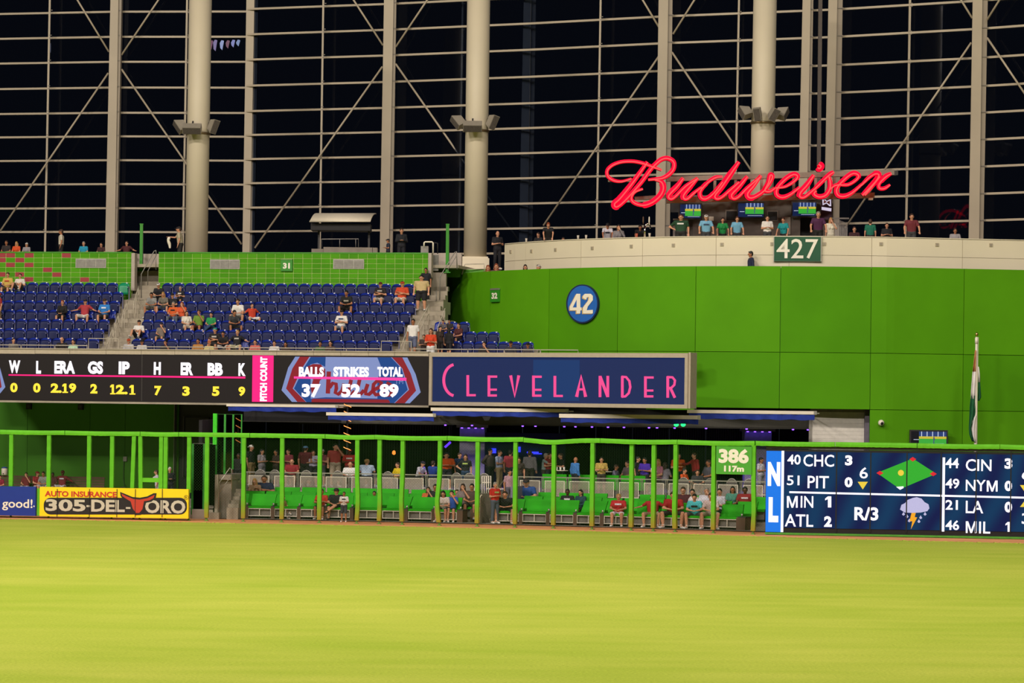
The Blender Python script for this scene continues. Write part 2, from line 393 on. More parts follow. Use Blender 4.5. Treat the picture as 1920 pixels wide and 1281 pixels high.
def st(s,x0,y0,x1,y1,b=0.02,m=LW):
    if s=='1':
        w_=(x1-x0); xm=x0+w_*.45
        ppx(SB,[(xm,y0),(x1,y0),(x1,y1),(xm,y1),(xm,y0+(y1-y0)*.25),(x0,y0+(y1-y0)*.36),(x0,y0+(y1-y0)*.2)],-.10,m,t,'lettering',.005)
    elif s=='M':
        w_=x1-x0; h_=y1-y0; k=w_*.17
        ppx(SB,[(x0,y1),(x0,y0),(x0+k*1.3,y0),(x0+w_/2,y0+h_*.72),(x1-k*1.3,y0),(x1,y0),(x1,y1),(x1-k,y1),(x1-k,y0+h_*.3),(x0+w_/2+k*.45,y1),(x0+w_/2-k*.45,y1),(x0+k,y0+h_*.3),(x0+k,y1)],-.10,m,t,'lettering',.005)
    else: tpx(SB,s,x0,y0,x1,y1,-.10,m,t,b)
st('N',1439.5,866.5,1463,911.5,.06); st('L',1441,932.5,1459.5,979.5,.06)
def z7(s,x0,y0,x1,y1,b=.02,m=LW): st(s,1200+x0/3.558,660+y0/3.558,1200+x1/3.558,660+y1/3.558,b,m)
def z8(s,x0,y0,x1,y1,b=.02,m=LW): st(s,1500+x0/3.05,600+y0/3.05,1500+x1/3.05,600+y1/3.05,b,m)
z7('40',983,685,1072,752); z7('CHC',1090,685,1295,766,.01); z7('3',1368,690,1417,758,.05); z7('51',980,825,1064,890,.01); z7('PIT',1118,828,1260,910,.01); z7('0',1365,836,1418,904,.05)
z7('M',980,962,1052,1040); z7('IN',1072,962,1156,1040,.01); z7('1',1235,964,1276,1038,.05); z7('ATL',966,1084,1156,1166,.01); z7('2',1228,1096,1280,1168,.05); z7('6',1465,770,1520,845,.01); z7('R/3',1430,1036,1590,1125,.03)
z8('44',832,790,908,848); z8('CIN',948,797,1095,865,.01); z8('3',1170,792,1215,852,.05); z8('49',832,908,911,965); z8('NY',948,915,1062,979,.01); z8('M',1068,919,1130,982); z8('0',1170,920,1213,980,.05)
z8('21',832,1030,903,1086); z8('LA',948,1035,1048,1106,.01); z8('0',1170,1040,1213,1102,.05); z8('46',832,1146,910,1202); z8('M',948,1152,1010,1219); z8('IL',1024,1154,1088,1222,.01); z8('1',1175,1156,1202,1212,.05)
z8('6',1268,858,1325,915,.01); z8('3',1268,1106,1320,1168,.02)
def p8(pts,m,name,yy=-.1): ppx(SB,[(1500+x/3.05,600+y/3.05) for x,y in pts],yy,m,t,name,.006)
p8([(330,926),(388,926),(359,970)],LY,'inning_arrow'); p8([(1258,945),(1312,945),(1285,984)],LY,'inning_arrow'); p8([(1258,1070),(1312,1070),(1285,1034)],LY,'inning_arrow')
p8([(440,875),(645,793),(780,880),(572,968)],LG,'diamond_graphic')
for x,y in ((457,876),(645,797),(762,881)): p8([(x-20,y),(x,y-13),(x+20,y),(x,y+13)],LR,'base_marker',-.105)
p8([(550,955),(592,952),(592,962),(572,972)],LW,'base_marker',-.105)
p8(circ(SB,577,875,17),LY,'ball_marker',-.105)
LCL=glow('led_lilac','c9c4ea',.9)
cl=[(572,1085),(580,1058),(600,1048),(615,1030),(645,1018),(668,1014),(695,1022),(712,1042),(735,1055),(740,1078),(728,1094),(690,1102),(640,1104),(600,1102)]
p8(cl,LCL,'cloud_graphic')
p8([(638,1104),(662,1104),(656,1128),(670,1130),(634,1198),(642,1152),(626,1152)],glow('led_orange','f5a820',1.0),'lightning_graphic',-.105)
for x,y in ((592,1108),(612,1122),(690,1128),(715,1108),(625,1146),(680,1150)): p8([(x,y-10),(x+9,y+5),(x,y+12),(x-9,y+5)],LCL,'raindrop_graphic')
rpx(SB,1767.5,858,1770.5,997,-.1,LW,t,'divider_line'); ppx(SB,[(1480,921.3),(1480,924.8),(1990,936.8),(1990,933.3)],-.1,LW,t,'divider_line')
B(ua,ub,-.12,.3,.02,.1).build('bottom_trim',mat('green_trim','4a9a2a',.5),t)
for x in (1568,1632,1700,1764,1830,1895): rpx(SB,x-.2,847,x+.2,999,-.104,BLACK,t,'module_joint',.003)
B(ua,ub,.0,.5,3.5,3.62).build('top_recess',DGREY,t)
# ---------------------------------------------------------------- glass facade
FY=[(-120,180.4),(0,178),(460,176.4),(480,174.1),(980,170.5),(1000,167.6),(1240,165),(1500,162),(1580,161.1),(1820,157.4),(1920,155.5),(2060,153)]
def FYp(px): return interp(FY,px)
ROWZ=[CAMH+(748.8-y)*178/F for y in (-71,-24,23.6,70.4,117,165,212,256,300.5,345,390,434,478)]
def glassmat():
    m=bpy.data.materials.new('night_window_glass'); m.use_nodes=True; nt=m.node_tree; nt.nodes.clear(); N=nt.nodes.new; L=nt.links.new
    o=N('ShaderNodeOutputMaterial'); mx=N('ShaderNodeMixShader'); tr=N('ShaderNodeBsdfTransparent'); tr.inputs[0].default_value=(.45,.5,.6,1)
    gl=N('ShaderNodeBsdfGlossy'); gl.inputs['Roughness'].default_value=0.02; fr_=N('ShaderNodeFresnel'); fr_.inputs[0].default_value=1.5
    L(fr_.outputs[0],mx.inputs[0]); L(tr.outputs[0],mx.inputs[1]); L(gl.outputs[0],mx.inputs[2]); L(mx.outputs[0],o.inputs[0]); return m
GLASS=glassmat()
def lerp(a,b,t): return a+(b-a)*t
# leaning member between two pixels measured at heights y0 and y1, extended to ya..yb, at depth Y
def member(mb,xa0,xb0,y0,xa1,xb1,y1,Y,dep,ya=-60,yb=520):
    def xx(a,b,y): return lerp(a,b,(y-y0)/(y1-y0))
    p=[P(xx(xa0,xa1,ya),ya,Y),P(xx(xb0,xb1,ya),ya,Y),P(xx(xb0,xb1,yb),yb,Y),P(xx(xa0,xa1,yb),yb,Y)]
    vs=[tuple(q) for q in p]+[(q.x,q.y+dep,q.z) for q in p]
    mb.add(vs,[(0,3,2,1),(4,5,6,7),(0,1,5,4),(1,2,6,5),(2,3,7,6),(3,0,4,7)])
    return mb
fins=[(207,222,229,197,215,220,470),(462,477,485,454.5,468,478,470),(720,738,744,712,729,737,470),(982,996.5,1006,973,989,999,460),(1235,1253,1262,1229,1246.5,1257,440),(1505,1520,1526,1498,1514,1520,330),(1553.5,1570,1581,1547,1563,1576,330),(1824,1842,1853,1816.5,1836,1845,440)]
for i,fn in enumerate(fins):
    Y=FYp(fn[0])-0.6
    t=sempty('trim_%d'%(i+1)); 
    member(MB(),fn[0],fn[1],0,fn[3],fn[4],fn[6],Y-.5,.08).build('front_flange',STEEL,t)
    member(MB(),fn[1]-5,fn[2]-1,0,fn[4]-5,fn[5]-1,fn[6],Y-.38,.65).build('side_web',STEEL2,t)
    mb=MB()
    for z in ROWZ:
        k,_=km((fn[1]+fn[2])/2,300)
        x=P(lerp(fn[2],fn[5],(300)/fn[6]),300,Y).x
        mb.box(x-.30,x-.0,Y-.42,Y-.395,z-.03,z+.03)
    o=mb.build('splice_plate',mat('grey_splice_steel','7d7365',.5),t); o['kind']='stuff'
o=sempty('trim_9'); member(MB(),1535,1542,0,1532,1539,304,150.5,.2,-60,345).build('dark_post',mat('dark_brown_post','4b4038',.6),o)
# bays
cols=[-80,93-4,214,352,470,603,732,864,992,1122,1248,1383,1512,1562,1702,1838,1975]
wn=0
mull=[(91.5,95,82.5,86,470),(349,352.5,341,344.5,470),(604.5,608,598,601.5,440),(866,869,859,862,440),(1124.5,1128,1117,1120.5,440),(1384,1387.5,1378,1381.5,320),(1704.5,1708.5,1697,1701,440)]
bays=[(-80,214),(214,470),(470,732),(732,992),(992,1248),(1248,1512),(1512,1562),(1562,1838),(1838,1990)]
braces=[[((145,0),(204,97)),((203,137),(0,434))],[((297,0),(228,103)),((228,130),(453,458))],[((663,0),(718,85)),((717,125),(478,465))],[((801,0),(742,88)),((742,120),(972,450))],
        [((1205,0),(1235,50)),((1235,106),(1019,423))],[((1302,0),(1262,64)),((1260,98),(1408,319))],[],[((1802,0),(1823,34)),((1821,80),(1585,427))],[((1874,0),(1851,37)),((1851,71),(1925,181))]]
for bi,(a,b) in enumerate(bays):
    Ya=FYp(a); Yb=FYp(b)
    if bi in(1,): Yb=FYp(460)
    fr_=frame_px(a,Ya,b,Yb,300); t=sempty('window_%d'%(bi+1),fr_.M())
    ml=[q for q in mull if a<q[0]<b]
    for j,z in enumerate(ROWZ):
        B(-.2,fr_.len+.2,-.30,-.16,z-.055,z+.055).build('transom',STEEL2 if False else STEEL,t)
    xs=[0]+[fr_.at(q[0],300)[0]+.02 for q in ml]+[fr_.len]
    for u0,u1 in zip(xs,xs[1:]):
        for z0,z1 in zip(ROWZ[1:],ROWZ): 
            B(u0+.01,u1-.01,-.02,.0,z0+.01,z1-.01).build('pane',GLASS,t)
        B(u0+.01,u1-.01,-.02,.0,11.2,ROWZ[-1]-.01).build('pane',GLASS,t)
    for q in ml:
        o=member(MB(),q[0],q[1],0,q[2],q[3],q[4],FYp(q[0])-.42,.12).build('mullion',STEEL,t); o.parent=None; o.parent=t; o.matrix_parent_inverse=fr_.M().inverted()
        mb=MB()
        for z in ROWZ:
            x=P(lerp(q[0],q[2],min(1,max(0,(440-0)/440))),0,FYp(q[0])).x
            xx=lerp(q[0],q[2],((748.8-((z-CAMH)*F/178)))/q[4])
            c=P(xx+1.7,300,FYp(q[0])-.43); mb.box(c.x-.07,c.x+.07,c.y-.01,c.y+.02,z-.1,z-.06).box(c.x-.07,c.x+.07,c.y-.01,c.y+.02,z+.06,z+.1)
        o=mb.build('mullion_bracket',mat('grey_splice_steel','7d7365',.5),t); o.matrix_parent_inverse=fr_.M().inverted(); o['kind']='stuff'
    for (p,q) in braces[bi]:
        if p[1]==0: 
            s=(q[0]-p[0])/(q[1]-p[1]); p=(p[0]-60*s,-60)
        A_=P(p[0],p[1],FYp(p[0])-.75); C_=P(q[0],q[1],FYp(q[0])-.75)
        o=MB().tube([A_,C_],.055,8).build('brace_rod',STEEL,t,True); o.matrix_parent_inverse=fr_.M().inverted()
# glowing shapes added behind the glass to stand in for a reflection
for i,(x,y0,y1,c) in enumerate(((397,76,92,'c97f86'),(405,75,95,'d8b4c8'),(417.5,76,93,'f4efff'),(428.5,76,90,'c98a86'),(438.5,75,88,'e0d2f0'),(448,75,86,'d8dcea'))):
    o=MB().prism([(P(x-3.5,0,190).x,P(x,y1,190).z+.1),(P(x-.5,0,190).x,P(x,y1,190).z),(P(x+2.5,0,190).x,P(x,y0,190).z),(P(x-1.5,0,190).x,P(x,y0-.5,190).z),(P(x-4.5,0,190).x,P(x,y0+5,190).z)],190,190.3).build('reflection_shape',glow('reflection_glow_%d'%i,c,1.6))
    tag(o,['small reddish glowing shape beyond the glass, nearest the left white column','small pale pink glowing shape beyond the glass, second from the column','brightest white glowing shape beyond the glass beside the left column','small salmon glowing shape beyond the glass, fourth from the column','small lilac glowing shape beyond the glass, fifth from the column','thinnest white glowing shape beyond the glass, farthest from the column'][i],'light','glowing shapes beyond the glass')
# ---------------------------------------------------------------- round columns
COLM=mat('cream_column_paint','c9bca0',0.55,var=0.05,scale=0.4)
def column(name,label,xt,xb,yb,ybase,Y,rad):
    a=P(xt,-70*0,Y); k=(xb-xt)/yb
    top=P(xt-80*k,-80,Y); bot=P(xt+ybase*k,ybase,Y)
    t=thing(name,label,'column',Matrix.Translation(bot))
    o=MB().tube([bot-bot,Vector(P(xt+235*k,235,Y))-bot,top-bot],rad,40).build('shaft',COLM,t,True)
    return t,bot,k
c1,b1,k1=column('stadium_column','round cream column rising behind the tiled wall, leftmost of three',376,368,470,500,160,.585)
c2,b2,k2=column('stadium_column','round cream column on a square plinth beside the curved parapet',897.5,891,470,486,156,.58)
c3,b3,k3=column('stadium_column','round cream column behind the red script sign',1434.5,1429.5,300,450,152,.575)
o=MB().box(-.72,.72,-.75,.75,-.55,.02).box(-.66,.66,-.7,.7,.02,.1).build('plinth',WHITE,c2)
for c,b,k,yr in ((c1,b1,k1,248),(c2,b2,k2,245),(c3,b3,k3,231)):
    z=CAMH+km(900,yr)[1]*b.y-b.z
    pass
def ring(t,b,x,y,r):
    p=P(x,y,b.y); MB().lathe([(r,-.06),(r+.05,-.05),(r+.05,.05),(r,.06)],p-b,40).build('collar',mat('tan_steel_band','8a7552',.4,.6),t,True)
ring(c1,b1,371.5,251,.585); ring(c2,b2,894,246,.58); ring(c3,b3,1430.5,231,.575)
SPK=mat('grey_speaker_cabinet','918878',.6,var=.06); SPKG=mat('dark_speaker_grille','544c44',.8,var=.2,scale=20)
def speaker(px,py,Y,w_,h,d,yaw,tilt,roll,label):
    p=P(px,py,Y); M=Matrix.Translation(p)@Matrix.Rotation(yaw,4,'Z')@Matrix.Rotation(roll,4,'Y')@Matrix.Rotation(tilt,4,'X')
    t=thing('loudspeaker',label,'speaker',M,'column loudspeakers')
    pr=[(-d*.5,-h/2),(d*.5,-h*.32),(d*.5,h*.32),(-d*.5,h/2)]
    vs=[(-w_/2,y,z) for y,z in pr]+[(w_/2,y,z) for y,z in pr]
    MB().add(vs,[(0,1,2,3),(7,6,5,4),(0,4,5,1),(1,5,6,2),(2,6,7,3),(3,7,4,0)]).build('cabinet',SPK,t)
    B(-w_/2+.03,w_/2-.03,-d*.5-.02,-d*.5,-h/2+.03,h/2-.03).build('grille',SPKG,t)
    MB().box(-.04,.04,d*.3,d*.5+.35,-.04,.04).build('bracket',DGREY,t)
D=math.radians
speaker(360,240.5,158.8,.95,.42,.5,0,D(40),0,'long grey loudspeaker across the front of the leftmost column')
speaker(339,237,159.6,.36,.75,.5,D(-70),D(20),D(-38),'tilted grey loudspeaker left of the leftmost column')
speaker(400,236,159.4,.36,.75,.42,D(35),D(20),D(12),'upright grey loudspeaker right of the leftmost column')
speaker(886,236,154.8,.95,.42,.5,0,D(40),0,'long grey loudspeaker across the front of the plinth column')
speaker(860,229,155.6,.36,.75,.5,D(-70),D(20),D(-42),'tilted grey loudspeaker left of the plinth column')
speaker(923,228,155.4,.36,.75,.42,D(35),D(20),D(14),'upright grey loudspeaker right of the plinth column')
speaker(1398,211,151.4,.36,.66,.5,D(-70),D(10),D(-42),'leftmost of four grey loudspeakers on the column behind the red sign')
speaker(1420,212,150.9,.36,.66,.5,D(-12),D(25),D(-7),'second from left of four loudspeakers on the column behind the red sign')
speaker(1451,213,150.9,.36,.66,.5,D(15),D(25),D(24),'third from left of four loudspeakers on the column behind the red sign')
speaker(1466,213,151.4,.36,.66,.5,D(70),D(10),D(42),'rightmost of four grey loudspeakers on the column behind the red sign')
# ---------------------------------------------------------------- curved centre field wall and parapet
CX,CY,RW,YFL=15.4,158.9,19.3,139.6
def wallpt(px,Rr,py=600):
    k=km(px,py)[0]; yf=CY-Rr
    if k*yf>=CX:
        x0=17.0; t=0.17
        if k*yf<=x0: return Vector((k*yf,yf,0))
        Y=(yf-t*x0)/(1-t*k); return Vector((k*Y,Y,0))
    # (kY-CX)^2+(Y-CY)^2=R^2
    a=k*k+1; b=-2*(k*CX+CY); c=CX*CX+CY*CY-Rr*Rr; d=b*b-4*a*c
    Y=(-b-math.sqrt(max(d,0)))/(2*a); return Vector((k*Y,Y,0))
def arcpts(p0,p1,Rr,step=14,inset=0.0):
    n=max(1,int(abs(p1-p0)/step)); pts=[wallpt(p0+(p1-p0)*i/n,Rr) for i in range(n+1)]
    return pts
def curved_panel(p0,p1,z0,z1,Rr,th,m,parent,name,gap=.012):
    pts=arcpts(p0,p1,Rr); 
    d=(pts[1]-pts[0]).normalized(); pts[0]=pts[0]+d*gap; d=(pts[-1]-pts[-2]).normalized(); pts[-1]=pts[-1]-d*gap
    vs=[];fs=[]; n=len(pts)
    for i,p in enumerate(pts):
        t=(pts[min(i+1,n-1)]-pts[max(i-1,0)]).normalized(); nv=Vector((-t.y,t.x,0))
        q=p+nv*th
        vs+=[(p.x,p.y,z0+gap),(p.x,p.y,z1-gap),(q.x,q.y,z1-gap),(q.x,q.y,z0+gap)]
    for i in range(n-1):
        for k in range(4): fs.append((i*4+k,i*4+(k+1)%4,(i+1)*4+(k+1)%4,(i+1)*4+k)[::-1])
    fs+=[(0,1,2,3)[::1],tuple((n-1)*4+k for k in (3,2,1,0))]
    return MB().add(vs,fs).build(name,m,parent,n>3 and False)
cw=sempty('wall_center_field')
seams=[833,919,1029,1158,1304,1463,1633,1807,2000]
DKG=mat('seam_dark_green','2c6a0c',.8)
GP=[mat('green_wall_paint_%s'%n,c,0.7,var=0.06,scale=0.5,bump=0.08,spec=.12) for n,c in (('a','54970a'),('b','579a0c'),('c','509309'))]
for i,(a,b) in enumerate(zip(seams,seams[1:])):
    curved_panel(a,b,7.68,11.58,RW,.10,GP[i%3],cw,'panel')
    if b<=1304: curved_panel(a,b,5.0 if a>1000 else 6.3,7.68,RW,.10,GP[(i+1)%3],cw,'panel')
    else: curved_panel(a,b,5.13,7.68,RW,.10,GP[(i+1)%3],cw,'panel')
    if a>=1633: curved_panel(a,b,-.1,5.13,RW,.10,GP[i%3],cw,'panel')
curved_panel(833,1300,5.0,11.5,RW-.0+ -0.08,.25,DKG,cw,'backing'); curved_panel(1300,2000,5.16,11.5,RW-.08,.25,DKG,cw,'backing'); curved_panel(1633,2000,-.1,5.16,RW-.08,.25,DKG,cw,'backing')
# end face at the left (towards the aisle)
pa=wallpt(833,RW); 
o=MB().box(pa.x-.02,pa.x+.3,pa.y,pa.y+2.2,6.3,11.58).build('end_panel',GP[0],cw)
# walkway floor behind the green wall, parapet, terrace deck
curved_panel(838,2000,10.3,10.42,RW-.4,4.5,CONC,sempty('floor_walkway'),'slab')
RP=17.4
par=sempty('wall_terrace_parapet')
ps=[945,984,1088,1203,1341,1478,1633,1803,2000]
WP=[WHITE,mat('cream_white_panel_b','e0d3b5',.6,var=.05,scale=.3)]
for i,(a,b) in enumerate(zip(ps,ps[1:])):
    curved_panel(a,b,10.4,12.17,RP,.12,WP[i%2],par,'panel',.008); curved_panel(a,b,12.17,13.0,RP,.12,WP[i%2],par,'panel',.008)
curved_panel(945,2000,10.4,12.98,RP-.06,.3,mat('joint_tan','a89878',.8),par,'backing')
curved_panel(944.5,2000,13.0,13.06,RP+.03,.42,WHITE,par,'cap')
pe=wallpt(945,RP); MB().box(pe.x-.01,pe.x+.25,pe.y,pe.y+3,10.4,13.0).build('end_panel',WHITE,par)
for (x,y) in ((956,472),(995,471),(1040,468.5),(1109,465.5),(1182,462),(1261,460),(1352,458.5),(1446,457.5),(1544,457.5),(1650,457.5),(1755,459),(1856,459.5)):
    p=wallpt(x,RP); t_=(wallpt(x+3,RP)-wallpt(x-3,RP)).normalized(); z=CAMH+km(x,y)[1]*p.y
    M=Matrix.Translation((p.x,p.y,z))@Matrix.Rotation(math.atan2(t_.y,t_.x),4,'Z')
    o=B(-.08,.08,-.03,.0,-.08,.08).build('light_fitting',mat('tan_light_fitting','b5a68a',.6),par); o.matrix_world=M
    o=B(-.05,.05,-.04,-.03,-.05,.05).build('light_lens',mat('grey_lens','9a8f7c',.4),par); o.matrix_world=M
DECK=12.3
t=struct(MB().add([(-3,150,DECK-.1),(60,141.8,DECK-.1),(60,165,DECK-.1),(-3,168,DECK-.1)],[(0,1,2,3)]).build('floor_terrace',CONC))
bpy.data.objects.remove(t)
# terrace floor as curved strip
curved_panel(950,2000,DECK-.2,DECK,RP-.35,14,CONC,sempty('floor_terrace'),'slab')
# 427, 42 and 32 signs
def signframe(x,Rr,off=0):
    a=wallpt(x-12,Rr); b=wallpt(x+12,Rr); return Frame(a.x,a.y,b.x,b.y)
f=signframe(1495,RP); t=thing('distance_sign','dark green sign reading 427 in big white numerals on the cream parapet','sign',f.M())
rpx(f,1450.5,443.5,1540,490.5,-.10,mat('deep_green_sign','0a5130',.5,var=.03),t,'panel',.08); 
for q in ((1450.5,443.5,1540,444.3),(1450.5,489.7,1540,490.5),(1450.5,443.5,1451.3,490.5),(1539.2,443.5,1540,490.5)): rpx(f,*q,-.11,ALU,t,'frame',.02)
tpx(f,'427',1456,448,1534,485,-.115,WPR,t,0.005)
f=signframe(1091.5,RW); t=thing('number_disc','blue round disc with cream 42 on the curved green wall','sign',f.M())
NAVY=mat('navy_disc_rim','14224e',.5); BLU=mat('blue_disc_paint','1f63b8',.5,var=.04); GOLD=mat('gold_shadow_paint','c9a968',.6,var=.04); CRM=mat('cream_number_paint','f5ead2',.6,var=.02)
def disc(cx,cy,rx_,ry_,y,m,name,th):
    q=[f.at(cx+rx_*math.cos(2*math.pi*i/40),cy+ry_*math.sin(2*math.pi*i/40),y) for i in range(40)]; MB().prism(q,y,y+th).build(name,m,t)
disc(1091.5,570,30,36.5,-.12,NAVY,'rim',.12); disc(1091.8,569.8,27.6,34,-.14,BLU,'disc_face',.03)
four=[(1068.5,580),(1068.5,575),(1081,551),(1088,551),(1088,576.5),(1090.5,576.5),(1090.5,582),(1088,582),(1088,588),(1081,588),(1081,582),(1069,582)]
hole=[(1074,576.5),(1081,576.5),(1081,562)]
two=[(1093,559),(1093,555),(1096.5,551),(1107.5,551),(1111.5,555),(1111.5,563),(1102,575),(1100,582),(1111.5,581),(1111.5,588),(1093,588),(1093,577),(1103.5,563),(1104.5,558),(1103,556.5),(1100,558.5),(1099.5,562)]
for dx,dy,yy,mm in ((2.2-1.0,1.2-1,-.155,GOLD),(0,0,-.17,CRM)):
    s=1 if mm is CRM else -1
    for pts in (four,two): ppx(f,[(x+(-1.8 if s<0 else 0),y+(1.2 if s<0 else 0)) for x,y in pts],yy,mm,t,'numeral',.01)
ppx(f,hole,-.175,BLU,t,'numeral_counter',.004)
f=signframe(926,RW); t=thing('section_sign','small green sign reading 32 on the curved green wall','sign',f.M())
SG=mat('section_sign_green','2f8a1c',.5,var=.04)
rpx(f,919,542,934,566,-.12,SG,t,'panel',.1); rpx(f,919,541,934,543.5,-.14,ALU,t,'top_bracket',.1); tpx(f,'32',921.5,549,932.5,560.5,-.13,WPR,t,.05)
# gap in the wall: light roller panel, dark jamb, camera, tv
o=thing('roller_panel','light grey roller shutter panel between the awning and the green wall','shutter',Matrix.Translation((0,0,0)))
YS=140.6
mb=MB(); n=24; za=P(1560,772,YS).z; zb=0.8; xa=P(1520,800,YS).x; xb=P(1620,800,YS).x
for i in range(n): 
    z0=lerp(zb,za,i/n); z1=lerp(zb,za,(i+.97)/n); mb.box(xa,xb,YS,YS+.05,z0,z1)
q=mb.build('slat_stack',mat('shutter_grey','dcd5c8',.6,var=.06),o); q['kind']='stuff'
B(xa,xb,YS+.04,YS+.08,zb,za).build('backing',mat('shutter_grey_shade','c9c2b4',.6),o)
B(xa-.02,xb,YS-.06,YS+.1,za-.02,za+.14).build('head_box',GREY,o); B(xb,xb+.2,YS-.3,YS+.3,zb,za+.14).build('jamb',mat('purple_grey_jamb','6f6872',.6),o); B(xa-.08,xa+.05,YS-.05,YS+.1,zb,za).build('guide_rail',ALU,o)
p=P(1651.5,793,YFL); t=thing('security_camera','white dome security camera on the green wall by the flag','camera',Matrix.Translation(p))
MB().ell((0,-.14,0),(.14,.14,.14)).build('housing',OFFW,t,True); MB().ell((0.02,-.23,-.02),(.075,.07,.075)).build('lens_dome',BLACK,t,True); B(-.05,.05,-.1,0,-.05,.05).build('bracket',OFFW,t)
# ---------------------------------------------------------------- seating bowl (frame ST: u along, v back)
def row_v(i): return 2.0+0.82*(i-1)
def row_z(i): return 7.22+0.475*(i-1)
def stu(px,v,py=600): return ST.at(px,py,v)[0]
UL=stu(-90,0); UR=stu(1015,3)
bowl=sempty('floor_seating_bowl',ST.M())
# tiers
for i in range(0,8):
    v0=row_v(i)-.60; v1=row_v(i)+.25 if i<7 else row_v(i)+1.0
    ur=UR if i<3 else stu([0,0,0,930,880,850,838,836][i],row_v(i))
    B(UL,ur,v0,v1+.0,row_z(i)-.60,row_z(i)).build('tier',CONC,bowl)
B(UL,UR+6,-.05,.9,6.3,6.72).build('tier',CONC,bowl)
B(UL,UR,.0,9.5,6.25,6.4).build('deck_slab',DGREY,bowl)
# ribbon frame (concrete coping) and parapet
rib=sempty('wall_bowl_front',ST.M())
k=0; xs=[-60,67,132,200,266,329,395,458,520,589,640,692,741,805]
for a,b in zip(xs,xs[1:]):
    u0=stu(a,-.15); u1=stu(b,-.15)
    B(u0+.008,u1-.008,-.18,.05,ST.at(a,666 if False else lerp(663,668,a/805),-.15)[1],7.49).build('coping_panel',mat('tan_coping','b9ab92',.6,var=.06),rib)
    B(u0+.004,u1-.004,-.22,.3,7.49,7.55).build('coping_cap',CONC,rib)
u0=stu(-60,-.15); u1=stu(806,-.15)
B(u0,u1,-.1,.05,5.0,7.4).build('backing',BLACK,rib)
B(u0,u1,-.2,.05,4.98,5.07).build('bottom_trim',CONC,rib)
for z in (6.9,): B(stu(800,.2),stu(1300,.6),.1,.3,6.9,7.52).build('rear_coping',CONC,rib)
# ribbon display
led=thing('ribbon_display','long black electronic ribbon board of pitcher statistics under the blue seats','scoreboard',ST.M())
VR=-.16
def zrib(x,top): return None
u1=stu(804,VR); B(u0,u1,VR,-.1,5.07,7.33).build('display',glow('dark_led_screen','201816',.8),led)
for x in (266,): rpx(ST,x-.3,664,x+.3,752,VR-.01,DGREY,led,'module_joint',.004)
def z4(s,x0,y0,x1,y1,b,m): 
    tpx(ST,s,x0/3.767,660+y0/3.767,x1/3.767,660+y1/3.767,VR-.03,m,led,b)
LP=glow('led_hot_pink','ff1a7a',1.2); LYO=glow('led_amber','ffd83a',1.3)
def one4(x0,y0,x1,y1):
    w_=x1-x0; ppx(ST,[(x/3.767,660+y/3.767) for x,y in ((x0+w_*.3,y0),(x0+w_*.72,y0),(x0+w_*.72,y1-9),(x1,y1-9),(x1,y1),(x0,y1),(x0,y1-9),(x0+w_*.3,y1-9),(x0+w_*.3,y0+18),(x0,y0+22),(x0,y0+10))],VR-.03,LYO,led,'lettering',.005)
for s,x0,x1,y in (('W',62,143,60),('L',255,290,64),('ERA',384,530,64),('GS',620,728,66),('IP',838,916,68),('H',1086,1136,72),('ER',1276,1364,75),('BB',1466,1574,78),('K',1684,1735,80)):
    z4(s,x0,y,x1,y+90,.055,LW)
for s,x0,x1,y in (('0',72,124,218),('0',234,286,220),('2.',358,436,222),('9',487,538,222),('2',638,688,226),('2.',818,902,232),('7',1090,1140,240),('3',1288,1340,243),('5',1498,1550,244),('9',1684,1732,245)):
    z4(s,x0,y,x1,y+68,.05,LYO)
one4(440,224,480,290); one4(778,230,815,300); one4(914,234,956,302)
ppx(ST,[(16,702),(16,704.5),(460,710),(460,706.5)],VR-.025,LP,led,'underline',.005)
# crest cut at left edge of frame
ppx(ST,[(-14,668),(0,690),(10,726),(0,738),(-14,744)],VR-.02,glow('led_pale_blue','8f9fd6',.8),led,'crest_edge',.004)
ppx(ST,[(-14,672),(0,706),(3,726),(-14,738)],VR-.024,glow('led_dark_red','9a1c28',.8),led,'crest_edge',.004)
# pitch count pink strip
rpx(ST,473.5,666.5,512,754,VR-.015,LP,led,'pink_strip',.005)
tpx(ST,'PITCH COUNT',487.5,669.5,501,752.5,VR-.03,LW,led,.06,rot=True)
# team crest
def q6(pts): return [(520+x/6.4,660+y/6.4) for x,y in pts]
PB=glow('led_pale_blue','8f9fd6',.8); DR=glow('led_dark_red','9a1c28',.8); DB=glow('led_team_blue','0f4a94',.8)
ppx(ST,q6([(215,57),(130,190),(50,460),(175,600),(1590,617),(1720,485),(1660,270),(1560,67)]),VR-.016,PB,led,'crest_outline',.004)
ppx(ST,q6([(270,57),(180,200),(105,440),(240,600),(1530,616),(1665,465),(1600,260),(1500,67)]),VR-.022,DR,led,'crest_band',.004)
ppx(ST,q6([(385,60),(300,190),(185,440),(345,602),(1410,614),(1580,455),(1500,200),(1375,66)]),VR-.028,PB,led,'crest_line',.004)
ppx(ST,q6([(400,60),(320,190),(200,440),(350,602),(1400,614),(1565,455),(1490,200),(1365,66)]),VR-.034,DB,led,'crest_field',.004)
ppx(ST,q6([(580,60),(575,180),(480,130),(400,150),(330,230),(400,330),(400,560),(580,545),(1200,560),(1200,330),(1250,190),(1200,66)]),VR-.040,PB,led,'crest_window',.004)
ppx(ST,q6([(350,180),(430,145),(520,150),(575,210),(575,290),(510,345),(480,470),(420,530),(400,440),(430,330),(330,260)]),VR-.046,DR,led,'crest_script',.004)
BR=lambda pts,w=8.2: bands.append((q6(pts),w))
bands=[]
BR([(618,235),(612,380),(606,500)]); BR([(625,430),(665,375),(705,385),(708,440),(695,490),(730,508),(775,470),(800,390)],7); BR([(800,380),(785,470),(800,505),(840,480)],7); BR([(885,335),(865,430),(860,505),(900,500),(930,470)],7)
